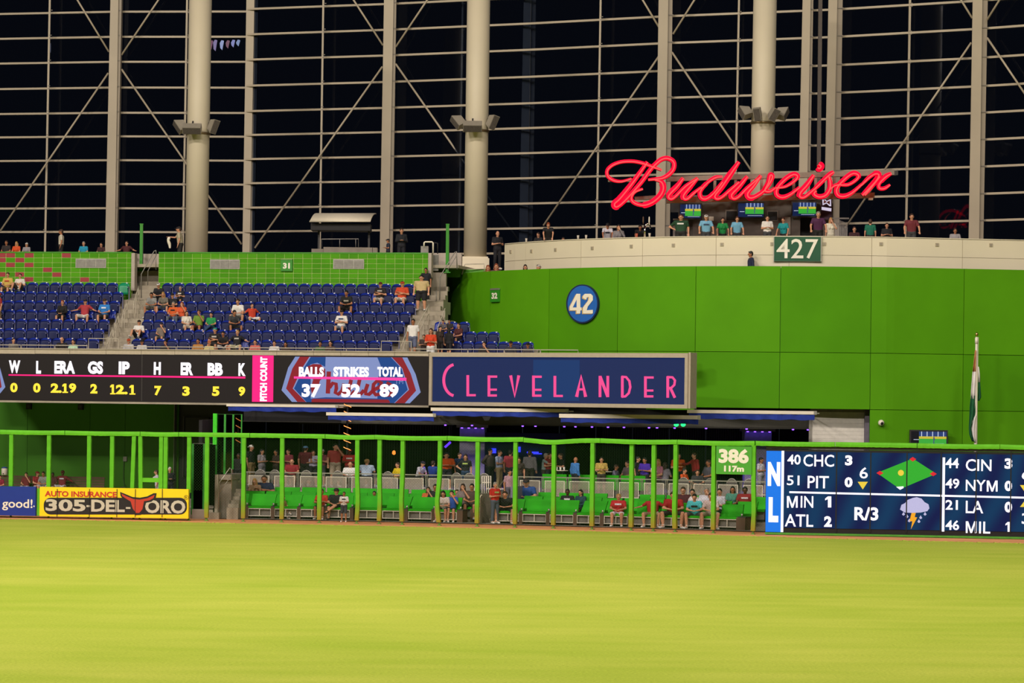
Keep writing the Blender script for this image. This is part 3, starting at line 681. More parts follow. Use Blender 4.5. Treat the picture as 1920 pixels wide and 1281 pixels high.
BR([(990,320),(965,430),(955,505),(1000,505),(1040,460)],7); BR([(1085,385),(1060,460),(1060,505),(1100,510),(1150,465)],7); BR([(1150,460),(1230,420),(1250,370),(1200,345),(1155,390),(1145,470),(1180,515),(1240,505),(1300,440)],7); BR([(1300,440),(1330,370),(1370,400),(1385,460),(1355,515),(1290,520)],7)
ppx(ST,q6([(410,575),(430,562),(1330,572),(1350,600),(1350,612),(410,603)]),VR-.046,DR,led,'crest_underline',.004)
tpx(ST,'TM',520+1410/6.4,660+335/6.4,520+1510/6.4,660+385/6.4,VR-.046,PB,led,.0)
for s,x0,x1 in (('BALLS',258,560),('STRIKES',672,1100),('TOTAL',1200,1505)):
    tpx(ST,s,520+x0/6.4,688,520+x1/6.4,706.8,VR-.07,LW,led,.055)
ppx(ST,[(551,706),(551,710),(762,714),(762,708.5)],VR-.064,glow('led_bright_pink','ff3c9a',1.2),led,'underline',.005)
for s,x0,x1 in (('37',293,520),('52',768,998),('89',1225,1455)):
    tpx(ST,s,520+x0/6.4,720,520+x1/6.4,745.5,VR-.07,LW,led,.05)
BANDS_TODO=bands; LEDTH=led
# Clevelander sign
CF=frame_px(806.5,141.4,1291,135.2); CF2=CF
t=thing('bar_sign','wide framed dark blue electronic sign reading CLEVELANDER in pink','sign',CF.M())
ul,_=CF.at(806.5,710); ur,_=CF.at(1291.5,710)
zt=7.50; zb=5.08
B(ul+.05,ur-.05,.02,.55,zb+.05,zt-.05).build('cabinet',GREY,t)
FRM=mat('tan_metal_frame','b3a58e',.5,var=.05)
B(ul,ur,-.12,.1,zt-.20,zt).build('frame_top',FRM,t); B(ul,ur,-.12,.1,zb,zb+.17).build('frame_bottom',FRM,t)
B(ul,ul+.15,-.12,.1,zb+.17,zt-.2).build('frame_side',FRM,t); B(ur-.15,ur,-.12,.1,zb+.17,zt-.2).build('frame_side',FRM,t)
B(ur,ur+.10,-.05,.6,zb,zt+.03).build('end_cover',FRM,t)
B(ul+.1,ur-.1,-.02,.04,zb+.1,zt-.15).build('display',ledblue() if False else glow('led_navy_field','142a60',.75),t)
rpx(CF,1000,675,1086,752,-.03,glow('led_navy_glow','0d3a74',.8),t,'display_patch',.004)
PK=glow('led_sign_pink','f04a8e',1.1)
def zc(s,x0,y0,x1,y1,b=.02): tpx(CF,s,800+x0/3.558,660+y0/3.558,800+x1/3.558,660+y1/3.558,-.05,PK,t,b)
arc=[]
for i in range(19):
    a=math.radians(100+160*i/18); arc.append((852+math.cos(a)*-0+24*math.cos(a)*.92+2,713-29.5*math.sin(a)))
def band(f,pts,w0,yy,m,parent,name,th=.01):
    L_=[];R_=[]
    for i,p in enumerate(pts):
        a=pts[max(i-1,0)]; b=pts[min(i+1,len(pts)-1)]; dx,dy=b[0]-a[0],b[1]-a[1]; l=math.hypot(dx,dy) or 1; nx,ny=-dy/l,dx/l
        ww=w0[i] if isinstance(w0,list) else w0
        L_.append((p[0]+nx*ww/2,p[1]+ny*ww/2)); R_.append((p[0]-nx*ww/2,p[1]-ny*ww/2))
    mb=MB(); A_=[f.at(x,y,yy) for x,y in L_]; B_=[f.at(x,y,yy) for x,y in R_]; n=len(pts)
    vs=[(a,yy,b) for a,b in A_]+[(a,yy,b) for a,b in B_]+[(a,yy+th,b) for a,b in A_]+[(a,yy+th,b) for a,b in B_]
    fs=[]
    for i in range(n-1):
        fs+=[(i,i+1,i+1+n,i+n),(i+2*n,i+3*n,i+1+3*n,i+1+2*n),(i,i+2*n,i+1+2*n,i+1),(i+n,i+1+n,i+1+3*n,i+3*n)]
    fs+=[(0,n,3*n,2*n),(n-1,3*n-1,4*n-1,2*n-1)]
    return mb.add(vs,fs).build(name,m,parent)
band(CF,arc,5.2,-.05,PK,t,'lettering')
for pts,w_ in BANDS_TODO: band(ST,pts,w_,VR-.052,DR,LEDTH,'crest_script',.006)
def zl(pts,w=5): band(CF,[(800+x/3.558,660+y/3.558) for x,y in pts],w,-.05,PK,t,'lettering')
# deco capitals traced as strokes
def lE(x,y): zl([(x+7,y),(x+7,y+140)]); zl([(x,y+8),(x+62,y+8)],4.2); zl([(x,y+95),(x+60,y+95)],4); zl([(x,y+134),(x+60,y+134)],4.2)
def lL(x,y): zl([(x+7,y),(x+7,y+140)]); zl([(x,y+134),(x+60,y+134)],4.2)
lL(267,155); lE(408,157); zl([(560,157),(587,297),(614,157)],5.5); lE(705,158); lL(848,160)
zl([(1000,300),(1030,160),(1060,300)],6); zl([(1010,250),(1052,250)],4)
zl([(1156,302),(1156,160)]); zl([(1156,162),(1208,300)],5.5); zl([(1208,302),(1208,160)])
zl([(1305,162),(1305,303)]); zl([(1300,166),(1330,168),(1352,195),(1358,235),(1348,275),(1325,297),(1300,299)],4.5)
lE(1452,163); zl([(1608,163),(1608,306)]); zl([(1604,168),(1640,170),(1656,190),(1652,220),(1632,240),(1608,242)],4.5); zl([(1625,240),(1656,306)],5)
# front railing of the bowl
RAILM=mat('pale_painted_rail','c6bba6',.4,var=.04)
rl=thing('guard_rail','low pale metal guard rail with two tiers of bars in front of the blue seats','railing',ST.M())
def rail_loop(x0,x1,yt,v=.55,zb_=None):
    u0,_=ST.at(x0,650,v); u1,_=ST.at(x1,650,v); _,z=ST.at((x0+x1)/2,yt,v)
    MB().tube([(u0,v,7.5),(u0,v,z),(u1,v,z),(u1,v,7.5)],.022,6).build('rail_frame',RAILM,rl)
for x0,x1,y in ((-40,39,647),(40.5,102,647.5),(103.5,164,648),(227,330,650.5),(331,392,651),(393,457,652),(458,520,652.5),(521,586,653),(587,649,653.5),(650,714,654),(773,877,655),(878,945,655.5),(946,1013,656),(1014,1084,656.5)): rail_loop(x0,x1,y)
for x0,x1,y in ((166,200,635),(200,222,635.5),(715,751,640),(751,771,640.5)): rail_loop(x0,x1,y)
# ---------------------------------------------------------------- stadium seats
def seat_parts():
    # backrest: curved panel with rounded top
    def panel(w,h,z0,y,curve,th,nx=6,nz=4,tiltz=0.12,round_=.08):
        vs=[];fs=[]
        for s in (0,1):
            for j in range(nz+1):
                for i in range(nx+1):
                    t=i/nx*2-1; q=j/nz; hh=h-(round_*abs(t)**3)*(q)
                    vs.append((t*w/2*(1-.06*q), y+curve*t*t*-1+tiltz*q+(th if s else 0), z0+hh*q))
        o=(nx+1)*(nz+1)
        for j in range(nz):
            for i in range(nx):
                a=j*(nx+1)+i; fs+=[(a,a+1,a+nx+2,a+nx+1),(a+o,a+nx+1+o,a+nx+2+o,a+1+o)]
        for i in range(nx): fs+=[(i,i+o,i+1+o,i+1),(nz*(nx+1)+i,nz*(nx+1)+i+1,nz*(nx+1)+i+1+o,nz*(nx+1)+i+o)]
        for j in range(nz):
            a=j*(nx+1); b=a+nx; fs+=[(a,a+nx+1,a+nx+1+o,a+o),(b,b+o,b+nx+1+o,b+nx+1)]
        return MB().add(vs,fs)
    back=panel(.54,.46,.40,.04,.05,.035).mesh('backrest',SEAT,True)
    up=panel(.50,.50,.27,-.13,.02,.07,tiltz=.05,round_=.05).mesh('seat_pan',SEATD,True)
    dn=MB().box(-.22,.22,-.42,-.02,.40,.46).mesh('seat_pan',SEATD)
    arm=MB().box(-.015,.015,-.30,.06,.60,.64).box(-.015,.015,-.06,.03,0.02,.60).box(-.03,.03,-.10,.08,0.0,.03)
    armm=arm.mesh('armrest',mat('grey_violet_arm','7f7fa0',.35,var=.05))
    pl=MB().box(.08,.15,.10,.135,.82,.86).mesh('number_plate_glint',mat('pale_number_plate_glint','f2f2ff',.3,var=.02))  # number plate made near-white to paint the glint at the seat top
    return back,up,dn,armm,pl
SB_,SU_,SD_,SA_,SP_=seat_parts()
ORD=['first','second','third','fourth','fifth','sixth','seventh','eighth','ninth','tenth','eleventh','twelfth','thirteenth','fourteenth','fifteenth','sixteenth','seventeenth','eighteenth','nineteenth','twentieth','twenty-first','twenty-second','twenty-third','twenty-fourth','twenty-fifth','twenty-sixth','twenty-seventh']
SEATS=[]   # (row,u,empty)
def seat(u,i,label,group,green=False):
    t=thing('stadium_seat',label,'seat',ST.M(u,row_v(i),row_z(i)),group)
    b=link('backrest',SB_,t); s=link('seat_pan',SU_,t); a=link('armrest',SA_,t,(.285,0,0)); p=link('number_plate_glint',SP_,t)
    if green:
        for o in (b,s):
            o.material_slots[0].link='OBJECT'; o.material_slots[0].material=mat('emerald_seat_plastic','0f8a5c',.4)
    SEATS.append([i,u,t,s])
ordn=['front','second','third','fourth','fifth','sixth','top']
LR={1:(-14,186,-2),2:(-14,195,0),3:(-14,205,0),4:(-14,217,0),5:(-14,224,0),6:(-14,230,0),7:(-14,220,0)}
MRr={1:(247,736),2:(258,749),3:(266,759),4:(270,770),5:(284,779),6:(298,780),7:(303,776)}
RRr={1:(822,1001),2:(829,937),3:(814,881)}
for i in range(1,8):
    v=row_v(i)
    for blk,(a,b),nm in (('left',LR[i][:2],'left block of blue seats'),('mid',MRr[i],'middle block of blue seats')):
        ua=stu(a,v)+.28; ub=stu(b,v)-.28; n=round((ub-ua)/.567)+1
        for j in range(n):
            u=ub-j*(ub-ua)/(n-1)
            seat(u,i,'navy folding seat, %s row of the %s, %s from the %s aisle'%(ordn[i-1],'left block' if blk=='left' else 'middle block',ORD[j],'left' if blk=='left' else 'right'),'seats in the %s row of the %s'%(ordn[i-1],nm))
    if i in RRr:
        a,b=RRr[i]; ua=stu(a,v)+.28; ub=stu(b,v)-.28; n=round((ub-ua)/.567)+1
        for j in range(n):
            seat(ub-j*(ub-ua)/(n-1),i,'navy folding seat by the curved green wall, %s row, %s from the wall'%(ordn[i-1],ORD[j]),'seats in the %s row beside the curved green wall'%ordn[i-1])
seat(stu(231.5,row_v(7)),7,'single emerald green seat at the aisle end of the top row',None,True)
# aisles with half steps, handrails
AI={0:[(186,247),(195,258),(205,266),(217,270),(224,284),(230,298),(243,303)],1:[(736,800),(749,829),(759,814),(770,834),(779,836),(780,836),(776,836)]}
STEP=mat('step_concrete','9a8f7c',.85,var=.15,scale=2,bump=.2); NOSE=mat('pale_step_nosing','b5ab94',.8,var=.08)
for a in (0,1):
    t=sempty('floor_aisle_%d'%(a+1),ST.M())
    for i in range(1,8):
        x0,x1=AI[a][i-1]; v=row_v(i); u0=stu(x0,v)+.05; u1=stu(x1,v)-.05
        B(u0,u1,v-.98,v-.56,row_z(i)-.5,row_z(i)-.24).build('step',STEP,t); B(u0,u1,v-.60,v+.22,row_z(i)-.02,row_z(i)+.005).build('landing',STEP,t)
        B(u0,u1,v-.99,v-.94,row_z(i)-.24,row_z(i)-.232).build('nosing',NOSE,t); B(u0,u1,v-.60,v-.55,row_z(i)+.003,row_z(i)+.010).build('nosing',NOSE,t)
def hr(pa,pb,ia,ib,label,h=.92,group='aisle handrails'):
    va,vb=row_v(ia)-.3,row_v(ib)-.3
    ua=stu(pa,va); ub=stu(pb,vb); za=row_z(ia); zb_=row_z(ib)
    t=thing('handrail',label,'railing',ST.M(ua,va,za),group)
    du,dv,dz=ub-ua,vb-va,zb_-za
    p=smoothpath([(0,0,h*.75),(0,.04,h*.92),(.02*du,.12,h),(du,dv,dz+h)],4)
    MB().tube([(0,0,0),(0,0,h*.7)]+p+[(du,dv,dz+h*.9),(du,dv,dz)],.022,7).build('top_rail',RAILM,t,True)
    MB().tube([(0,0,h*.55),(du,dv,dz+h*.55)],.014,6).build('mid_rail',RAILM,t,True)
    MB().tube([(du*.5,dv*.5,dz*.5-.1),(du*.5,dv*.5,dz*.5+h)],.018,6).build('post',RAILM,t)
hr(201,212,.4,2,'lowest handrail of the left concrete aisle'); hr(213,222,2,3.4,'second lowest handrail of the left concrete aisle'); hr(229,238,3.4,4.8,'second highest handrail of the left concrete aisle'); hr(250,259,4.8,6.4,'highest handrail of the left concrete aisle')
hr(752,765,.4,2,'lowest handrail of the right concrete aisle by the boy in white'); hr(784,804,2.6,4.6,'middle handrail of the right concrete aisle by the big man in tan'); hr(821,834,2.4,4.2,'handrail of the right aisle against the curved green wall',.92); 
# ---------------------------------------------------------------- tiled wall behind the seats
VT=row_v(7)+.78; ZT0=row_z(7)+.02; ZT1=12.42
GROUT=mat('pale_green_grout','a9c46a',.8,var=.06); TG=[mat('green_wall_tile_%s'%n,c,.6,var=.06,scale=1,spec=.15) for n,c in (('a','4d960c'),('b','529b10'),('c','48900a'))]; TR=mat('dark_red_wall_tile','9c2f34',.4,var=.06)
def tilewall(nm,x0,x1,xg,reds,vents):
    t=sempty(nm,ST.M())
    ua=stu(x0,VT,500); ub=stu(x1,VT,500)
    B(ua,ub,VT,VT+.3,ZT0-.6,ZT1).build('backing',GROUT,t)
    B(ua,ub,VT-.03,VT+.35,ZT1,ZT1+.06).build('cap',mat('green_cap','3d8f10',.5),t)
    ed=[x0]+[x for x in xg if x0<x<x1]+[x1]
    H=.2395; me={}
    for c,(a,b) in enumerate(zip(ed,ed[1:])):
        u0=stu(a,VT,500)+.014; u1=stu(b,VT,500)-.014
        for r in range(10):
            z1=ZT1-r*H-.014; z0=ZT1-(r+1)*H+.014
            MB().box(u0,u1,VT-.02,VT+.01,z0,z1).build('tile',TR if (r,c) in reds else TG[R.randrange(3)],t)
    for (a,b,y0,y1) in vents:
        vt=sempty('trim_vent_%d'%a); bpy.data.objects.remove(vt)
        u0,z1=ST.at(a,y0,VT-.03); u1,z0=ST.at(b,y1,VT-.03)
        g=B(u0,u1,VT-.05,VT-.02,z0,z1).build('vent',mat('pale_vent_frame','aca79c',.5,.3),t)
        for k in range(3):
            a0=u0+.04+(u1-u0-.04)*k/3; a1=u0+(u1-u0-.04)*(k+1)/3; mb=MB()
            for q in range(9): 
                zz=z0+.05+(z1-z0-.1)*q/9; mb.box(a0,a1,VT-.075,VT-.055,zz,zz+(z1-z0)*.065)
            B(a0,a1,VT-.056,VT-.05,z0+.04,z1-.04).build('vent_panel',mat('vent_grey','8a857c',.6),g)
            o=mb.build('louvre',mat('vent_light_grey','9d988e',.5),g); o['kind']='stuff'
    return t
xgl=[11+17.42*k for k in range(-6,15)]
tilewall('wall_tiled_left',-80,246.5,xgl,{(r,c+4) for r,c in ((0,1),(0,2),(0,4),(0,8),(1,1),(1,3),(2,2),(2,4),(3,6),(4,1),(4,3),(4,7),(5,4),(5,10))},[(142,199,485,502.5)])
tilewall('wall_tiled_middle',297.5,803,[308.5+17.28*k for k in range(30)],set(),[(394,449.5,486.5,504.5),(625,682.5,486,504.5)])
f31=ST; t=thing('section_sign','small green sign reading 31 on the tiled wall','sign',ST.M())
rpx(ST,526.5,486,548,508.5,VT-.10,SG,t,'panel',.08); rpx(ST,526.5,485.3,548,487.3,VT-.12,mat('green_bracket','6f9a4a',.5),t,'top_bracket',.1); tpx(ST,'31',530.5,493,543.5,504,VT-.11,WPR,t,.05)
# wall ends, upper stairs and gaps
g=sempty('wall_stair_gap_left',ST.M())
def rb(f,x0,y0,x1,y1,v,th,m,parent,name):
    u0,z1=f.at(x0,y0,v); u1,z0=f.at(x1,y1,v); return B(u0,u1,v,v+th,z0,z1).build(name,m,parent)
GW=mat('pale_grey_wall','b0a394',.7,var=.05); GW2=mat('mid_grey_wall','8f8474',.8,var=.08)
rb(ST,246.5,474.5,252,545,VT-.1,.4,GW,g,'end_panel'); rb(ST,251,476,298,508,VT+2.2,.2,GW,g,'panel'); rb(ST,251,508,298,540,VT+1.4,.2,GW2,g,'panel')
for k in range(5): B(stu(247,VT),stu(298,VT),VT-.5+k*.42,VT+3,row_z(7)-.1+k*.22,row_z(7)+.12+k*.22).build('step',STEP,g)
g=sempty('wall_stair_gap_right',ST.M())
rb(ST,803,474.5,808.5,520,VT-.1,.4,GW,g,'end_panel'); rb(ST,808,474.5,865,512,VT+3.2,.2,GW,g,'panel'); rb(ST,808,511,836,560,VT+.4,.2,GW2,g,'panel')
for k in range(4): B(stu(805,VT),stu(836,VT),VT-.6+k*.42,VT+.4,row_z(7)-.1+k*.22,row_z(7)+.12+k*.22).build('step',STEP,g)
rb(ST,836,504,912,520,VT+2.2,.3,mat('green_low_wall','5aa02a',.6),g,'low_wall')
# green posts at stair heads
GP_=mat('dark_green_post','2f8a14',.5,var=.05)
for x0,x1,y0,y1,l in ((261.5,267.5,421,508,'left'),(835.5,841,421.5,511,'right')):
    f=Matrix.Translation((0,0,0)); t=thing('green_post','slim green steel post at the head of the %s aisle'%l,'post')
    _v=VT+(1.5 if l=='left' else .5); _a=ST.at((x0+x1)/2,y1,_v); _b=ST.at((x0+x1)/2,y0,_v); a=ST.w(_a[0],_v,_a[1]); b=ST.w(_b[0],_v,_b[1]); t.location=(a.x,a.y,a.z)
    B(-.075,.075,-.075,.075,0,b.z-a.z).build('shaft',GP_,t); B(-.09,.09,-.09,.09,b.z-a.z,b.z-a.z+.04).build('cap',GP_,t); B(-.16,.16,-.16,.16,-.03,.02).build('base_plate',GP_,t)
    q=B(.075,.10,-.02,.02,.1,(b.z-a.z)*.8).build('cable_tray',DGREY,t)
# entry rails
def prail(nm,label,pts,Y,r=.024,mids=(),cat='railing',m=None,group=None):
    t=thing(nm,label,cat,Matrix.Translation(P(pts[0][0],pts[0][1],Y)),group); o0=P(pts[0][0],pts[0][1],Y)
    MB().tube([P(x,y,Y)-o0 for x,y in pts],r,7).build('rail_tube',m or RAILM,t,True)
    for seg in mids: MB().tube([P(x,y,Y)-o0 for x,y in seg],r*.8,6).build('rail_bar',m or RAILM,t,True)
    return t
prail('stair_rail','tall bent handrail beside the left green post at the top of the aisle',[(265,559),(265,514),(289,471),(292,469),(293,478)],148.8,mids=[[(277,535),(277.5,508),(293,479)],[(292.5,470),(292.5,506)]],m=GREY)
prail('stair_rail','tall bent handrail beside the right green post at the top of the aisle',[(824.5,562),(825,520),(829,512),(853,473),(856,471.5),(857,505)],148.9,mids=[[(836,512),(857,478)],[(818,575),(818,545)]],m=GREY)
# grab rail hoops on the green wall bottom (shadowed)
# terrace behind the tiled wall
B(stu(-100,20),stu(950,20),VT+.3,VT+26,11.75,11.9).build('slab',CONC,sempty('floor_upper_terrace',ST.M()))
# shelter canopy
YC=157.0
def W(x,y,Y=YC): return P(x,y,Y)
t=thing('canopy_shelter','curved off-white canopy on slim dark posts above the tiled wall','canopy',Matrix.Translation((0,0,0)))
n=10; vs=[];fs=[]
for i in range(n+1):
    s=i/n; a=s*math.pi/2*.92
    yy=415-(415-395.5)*math.sin(a)/math.sin(math.pi/2*.92); xl=580+(590-580)*s*1.0; xr=694.5+(702.5-694.5)*s
    Yd=YC+2.2*(1-math.cos(a)); L_=W(lerp(580,589.5,s**.7),yy,YC); R_=W(xr,yy,YC)
    vs+=[(L_.x,Yd,L_.z),(R_.x,Yd,R_.z),(L_.x,Yd,L_.z-.05),(R_.x,Yd,R_.z-.05)]
for i in range(n):
    a=i*4; fs+=[(a,a+1,a+5,a+4),(a+2,a+6,a+7,a+3),(a,a+4,a+6,a+2),(a+1,a+3,a+7,a+5)]
fs+=[(0,2,3,1),(n*4,n*4+1,n*4+3,n*4+2)]
MB().add(vs,fs).build('canopy_shell',mat('off_white_canopy','e6d9be',.5,var=.03),t,True)
a=W(582,418); b=W(694,432); B(a.x,b.x,YC+.3,YC+1.9,b.z,a.z).build('soffit_box',mat('charcoal_soffit','1d1b1a',.7),t)
for x in (596,690.5): 
    a=W(x,425); B(a.x-.05,a.x+.05,YC+.9,YC+1.0,11.9,a.z).build('post',DGREY,t)
t=thing('concrete_block','long low concrete block on the terrace under the canopy','concrete block',Matrix.Translation((0,0,0)))
a=W(606.5,463.2,154); b=W(698,463.2,154); B(a.x,b.x,154,155,11.9,a.z).build('block',CONC2,t); c=W(707.5,464.5,154); B(b.x+.02,c.x,154,155,11.9,c.z).build('end_block',CONC2,t)
t=tag(B(W(584,466.5,154.4).x,W(606,466.5,154.4).x,154.4,155.2,11.9,W(584,466.5,154.4).z).build('concrete_kerb',CONC2),'short low concrete kerb left of the long block','concrete block')
prail('platform_rail','thin two-bay metal rail standing on the concrete block',[(603,466),(603,448.5),(672,448),(672,464)],155.4,mids=[[(637,464),(637,448)],[(667,464),(667,447)]],m=GREY)
# lift / gate gear by the column
t=thing('wheelchair_lift_gate','grey metal gate box with pale tubular rails at the head of the right aisle','gate',Matrix.Translation((0,0,0)))
a=W(789,461.5,150.6); b=W(803,473.5,150.6); B(a.x,b.x,150.6,151.4,11.9,a.z).build('box',GREY,t)
MB().tube([W(795,462,150.4),W(795,456),W(795,454.5,150.4),W(809,454,150.4),W(811.5,456,150.4),W(811.5,474,150.4)] if False else [W(795,462,150.4),W(795.3,455,150.4),W(797,453.8,150.4),W(810,453.8,150.4),W(812,455.5,150.4),W(812,476,150.4)],.04,8).build('pale_tube',OFFW,t,True)
MB().tube([W(814,455,150.6),W(820.5,456,150.6),W(820.5,476,150.6)],.03,6).build('dark_tube',DGREY,t,True)
a=W(809.5,478,150.2); b=W(822,508,150.2); B(a.x,b.x,150.2,150.5,b.z,a.z).build('gate_panel',mat('worn_grey_panel','6d6a62',.7,var=.2),t)
# planter and rail beside the plinth column
t=thing('concrete_curb_rail','low concrete block with a pale bent rail under the plinth column','railing',Matrix.Translation((0,0,0)))
a=W(870,505.5,152); b=W(906,516,152); B(a.x,b.x,152,152.6,b.z-.3,a.z).build('curb',CONC2,t)
MB().tube([W(866,515,151.6),W(871,497,151.6),W(872.5,495.5,151.6),W(908,495,151.6),W(908,512,151.6)],.025,6).build('bent_rail',RAILM,t,True)
MB().tube([W(871,505,151.6),W(907,504.5,151.6)],.02,6).build('rail_bar',RAILM,t,True)
# ---------------------------------------------------------------- bullpen behind the left fence
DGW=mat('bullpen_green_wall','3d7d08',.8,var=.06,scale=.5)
g=sempty('wall_bullpen',ST.M()); VB=6.3
xb=[-100,51,168,234,335]
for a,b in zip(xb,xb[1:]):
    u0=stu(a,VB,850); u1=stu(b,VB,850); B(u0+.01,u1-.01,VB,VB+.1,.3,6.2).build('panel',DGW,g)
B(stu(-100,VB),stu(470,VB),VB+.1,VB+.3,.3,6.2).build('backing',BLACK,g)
u0=stu(335,VB+1,850); u1=stu(470,VB+1,850)
g2=sempty('wall_bullpen_recess',ST.M()); B(stu(333,VB),stu(334,VB),VB-.4,VB+.2,.3,6.2).build('edge_trim',GREY,g2)
for q in ((343,781,344,895),(343,781,391,782)): rb(ST,*q,VB-.1,.08,DGREY,g2,'opening_frame')
rb(ST,345,783,390,893,VB-.02,.03,BLACK,g2,'dark_opening')
fl=[fpt(p,2.6) for p in range(-200,440,40)]; mb=MB(); n=len(fl)
vs=[(p.x,p.y,.4) for p in fl]+[(p.x*1.12,p.y+18,.4) for p in fl]+[(p.x,p.y,0) for p in fl]
struct(mb.add(vs,[(i,i+1,i+1+n,i+n) for i in range(n-1)]+[(i+2*n,i+1+2*n,i+1,i) for i in range(n-1)]).build('floor_bullpen',CONC))
for x,y in ((56,762),(153,763)):
    p=ST.at(x,y,VB); t=thing('wall_speaker','small black box speaker high on the bullpen wall, %s of two'%('left' if x<100 else 'right'),'speaker',ST.M(p[0],VB,p[1]),'bullpen wall speakers')
    B(-.12,.12,-.22,-.02,-.15,.13).build('cabinet',BLACK,t); B(-.04,.04,-.04,0,-.06,.06).build('bracket',DGREY,t); MB().lathe([(.08,0),(.07,.02)],(0,0,0),12).build('cone',DGREY,t,M=Matrix.Translation((0,-.22,0))@Matrix.Rotation(D(90),4,'X'))
p=ST.at(235.5,861,VB); t=thing('power_box','small grey electrical box with hanging cable on the bullpen wall','electrical box',ST.M(p[0],VB,p[1]))
B(-.09,.09,-.12,0,-.11,.12).build('box',GREY,t); MB().tube(smoothpath([(-.07,-.05,-.1),(-.08,-.06,-.9),(-.02,-.1,-1.2),(.1,-.2,-1.35)]),.012,6).build('cable',DGREY,t)
# bench
t=thing('bullpen_bench','long brown wooden bench against the bullpen wall behind the ad boards','bench',ST.M(0,4.6,.4))
ua,ub=stu(-60,4.6,900),stu(192,4.6,900)
for k in range(4): B(ua,ub,.28+.02*k,.32+.02*k,.5+.13*k,.61+.13*k).build('back_slat',BROWN,t)
for k in range(3): B(ua,ub,-.2+.15*k,-.07+.15*k,.42,.46).build('seat_slat',BROWN,t)
k=ua+.3
while k<ub: B(k-.04,k+.04,-.15,.35,0,.42).build('leg',DGREY,t); k+=1.6
t=thing('equipment_bag','black lumpy bag on the floor beside the ad board end of the bench','bag',ST.M(stu(238,4,905),3.4,.4))
MB().ell((0,0,.22),(.3,.22,.26)).build('body',BLACK,t,True); MB().tube(smoothpath([(-.15,0,.44),(-.08,0,.56),(.08,0,.56),(.15,0,.44)]),.02,6).build('handle',DGREY,t)
p=ST.at(7,892,4.8); t=thing('water_cooler','small white jug cooler on top of the bullpen bench','cooler',ST.M(p[0],4.9,1.42))
MB().lathe([(.13,0),(.15,.02),(.15,.3),(.13,.33)],n=16).build('body',OFFW,t,True); MB().lathe([(.14,.33),(.14,.37),(.05,.4)],n=16).build('lid',mat('blue_lid','3a5a9a',.5),t,True); B(-.02,.02,-.2,-.14,.05,.09).build('spout',DGREY,t)
# dark netted gate between bullpen and patio
fg=fframe(354.4,462,2.4); t=thing('netted_gate','tall dark netted gate framed in dark green beside the yellow board','gate',fg.M())
DG2=mat('dark_green_tube','1f7a1c',.5)
def vb(f,x0,x1,y0,y1,m,parent,name,v=0,th=.06): u0,z1=f.at(x0,y0,v); u1,z0=f.at(x1,y1,v); return B(u0,u1,v,v+th,max(z0,.0),z1).build(name,m,parent)
vb(fg,359.5,362,832,965,DG2,t,'frame_post'); vb(fg,381,383,832,965,DG2,t,'frame_post'); vb(fg,362,402,831.5,832.5,GREY,t,'top_bar'); vb(fg,362,381,833,962,mat('black_mesh_curtain','050505',1,spec=0),t,'dark_mesh',.03,.01); vb(fg,383,402,834,948,mat('black_mesh_curtain','050505',1,spec=0),t,'dark_mesh',.03,.01)
t=thing('green_glass_screen','row of bright green posts holding a clear screen beside the bar','screen',fg.M())
vb(fg,399.5,406,775.5,834,mat('bright_green_post','3fd024',.4),t,'wide_post',.3,.15); vb(fg,404,406.5,834,890,DG2,t,'post',.35,.06)
for x0,x1,y1 in ((420,422.5,889),(435.8,437.6,880),(452,453,870)): vb(fg,x0,x1,777,y1,mat('mid_green_post','2c8f28',.5),t,'post',.5,.06)
vb(fg,406,455,776.5,777.5,mat('thin_green_rail','3f7a3a',.5),t,'top_rail',.5,.04)
for a,b in ((407,420),(423,435.5)): vb(fg,a,b,778,886,GLASS,t,'glass_pane',.52,.01)
# concrete block with steps and handrails
t=sempty('floor_patio_steps_left',fg.M())
vb(fg,403,408,890,968,CONC,t,'wall_end',.2,.3); vb(fg,408,433,890,900,CONC2,t,'block_top',.4,3); vb(fg,407,433,891,975,CONC2,t,'block',.6,2.4)
for k in range(6): vb(fg,425+k*2.5,446+k,935-k*-0+ (5-k)*7-18,978,STEP,t,'step',.0+.3*k,.5)
vb(fg,360,384,955,978,CONC2,t,'kerb',-.3,.5); vb(fg,383,410,961,980,STEP,t,'low_step',-.2,.5)
prail('stair_rail','thin pale handrail on the concrete steps beside the green screen',[(410,966),(410,907),(431,877.5),(434,880),(434.5,918)],YF(420)+2.4,.018,mids=[[(411,924),(433,893)]],m=ALU)
prail('stair_rail','short curved pale handrail between the steps and the first green lounge',[(444,918),(444.5,908),(451,899),(455,893)],YF(450)+4.5,.018,m=ALU)
# ---------------------------------------------------------------- patio floor
PD=1.2
pp=list(range(400,1461,40)); n=len(pp)
def strip(name,d0,d1,z,m,zf=None):
    a=[fpt(p,d0) for p in pp]; b=[fpt(p,d1) for p in pp]; vs=[(p.x,p.y,z) for p in a]+[(p.x,p.y,z) for p in b]
    fs=[(i,i+1,i+1+n,i+n) for i in range(n-1)]
    if zf is not None: vs+=[(p.x,p.y,zf) for p in a]; fs+=[(i+2*n,i+1+2*n,i+1,i) for i in range(n-1)]
    return struct(MB().add(vs,fs).build(name,m))
strip('floor_patio_front',2.4,7.2,.03,CONC2)
strip('floor_lounge_tier_1',4.45,7.0,.12,CONC2,0); strip('floor_lounge_tier_2',5.65,7.0,.28,CONC2,0)
strip('floor_patio_deck',7.0,24,PD,mat('dark_patio_floor','3a332e',.7,var=.2),0)
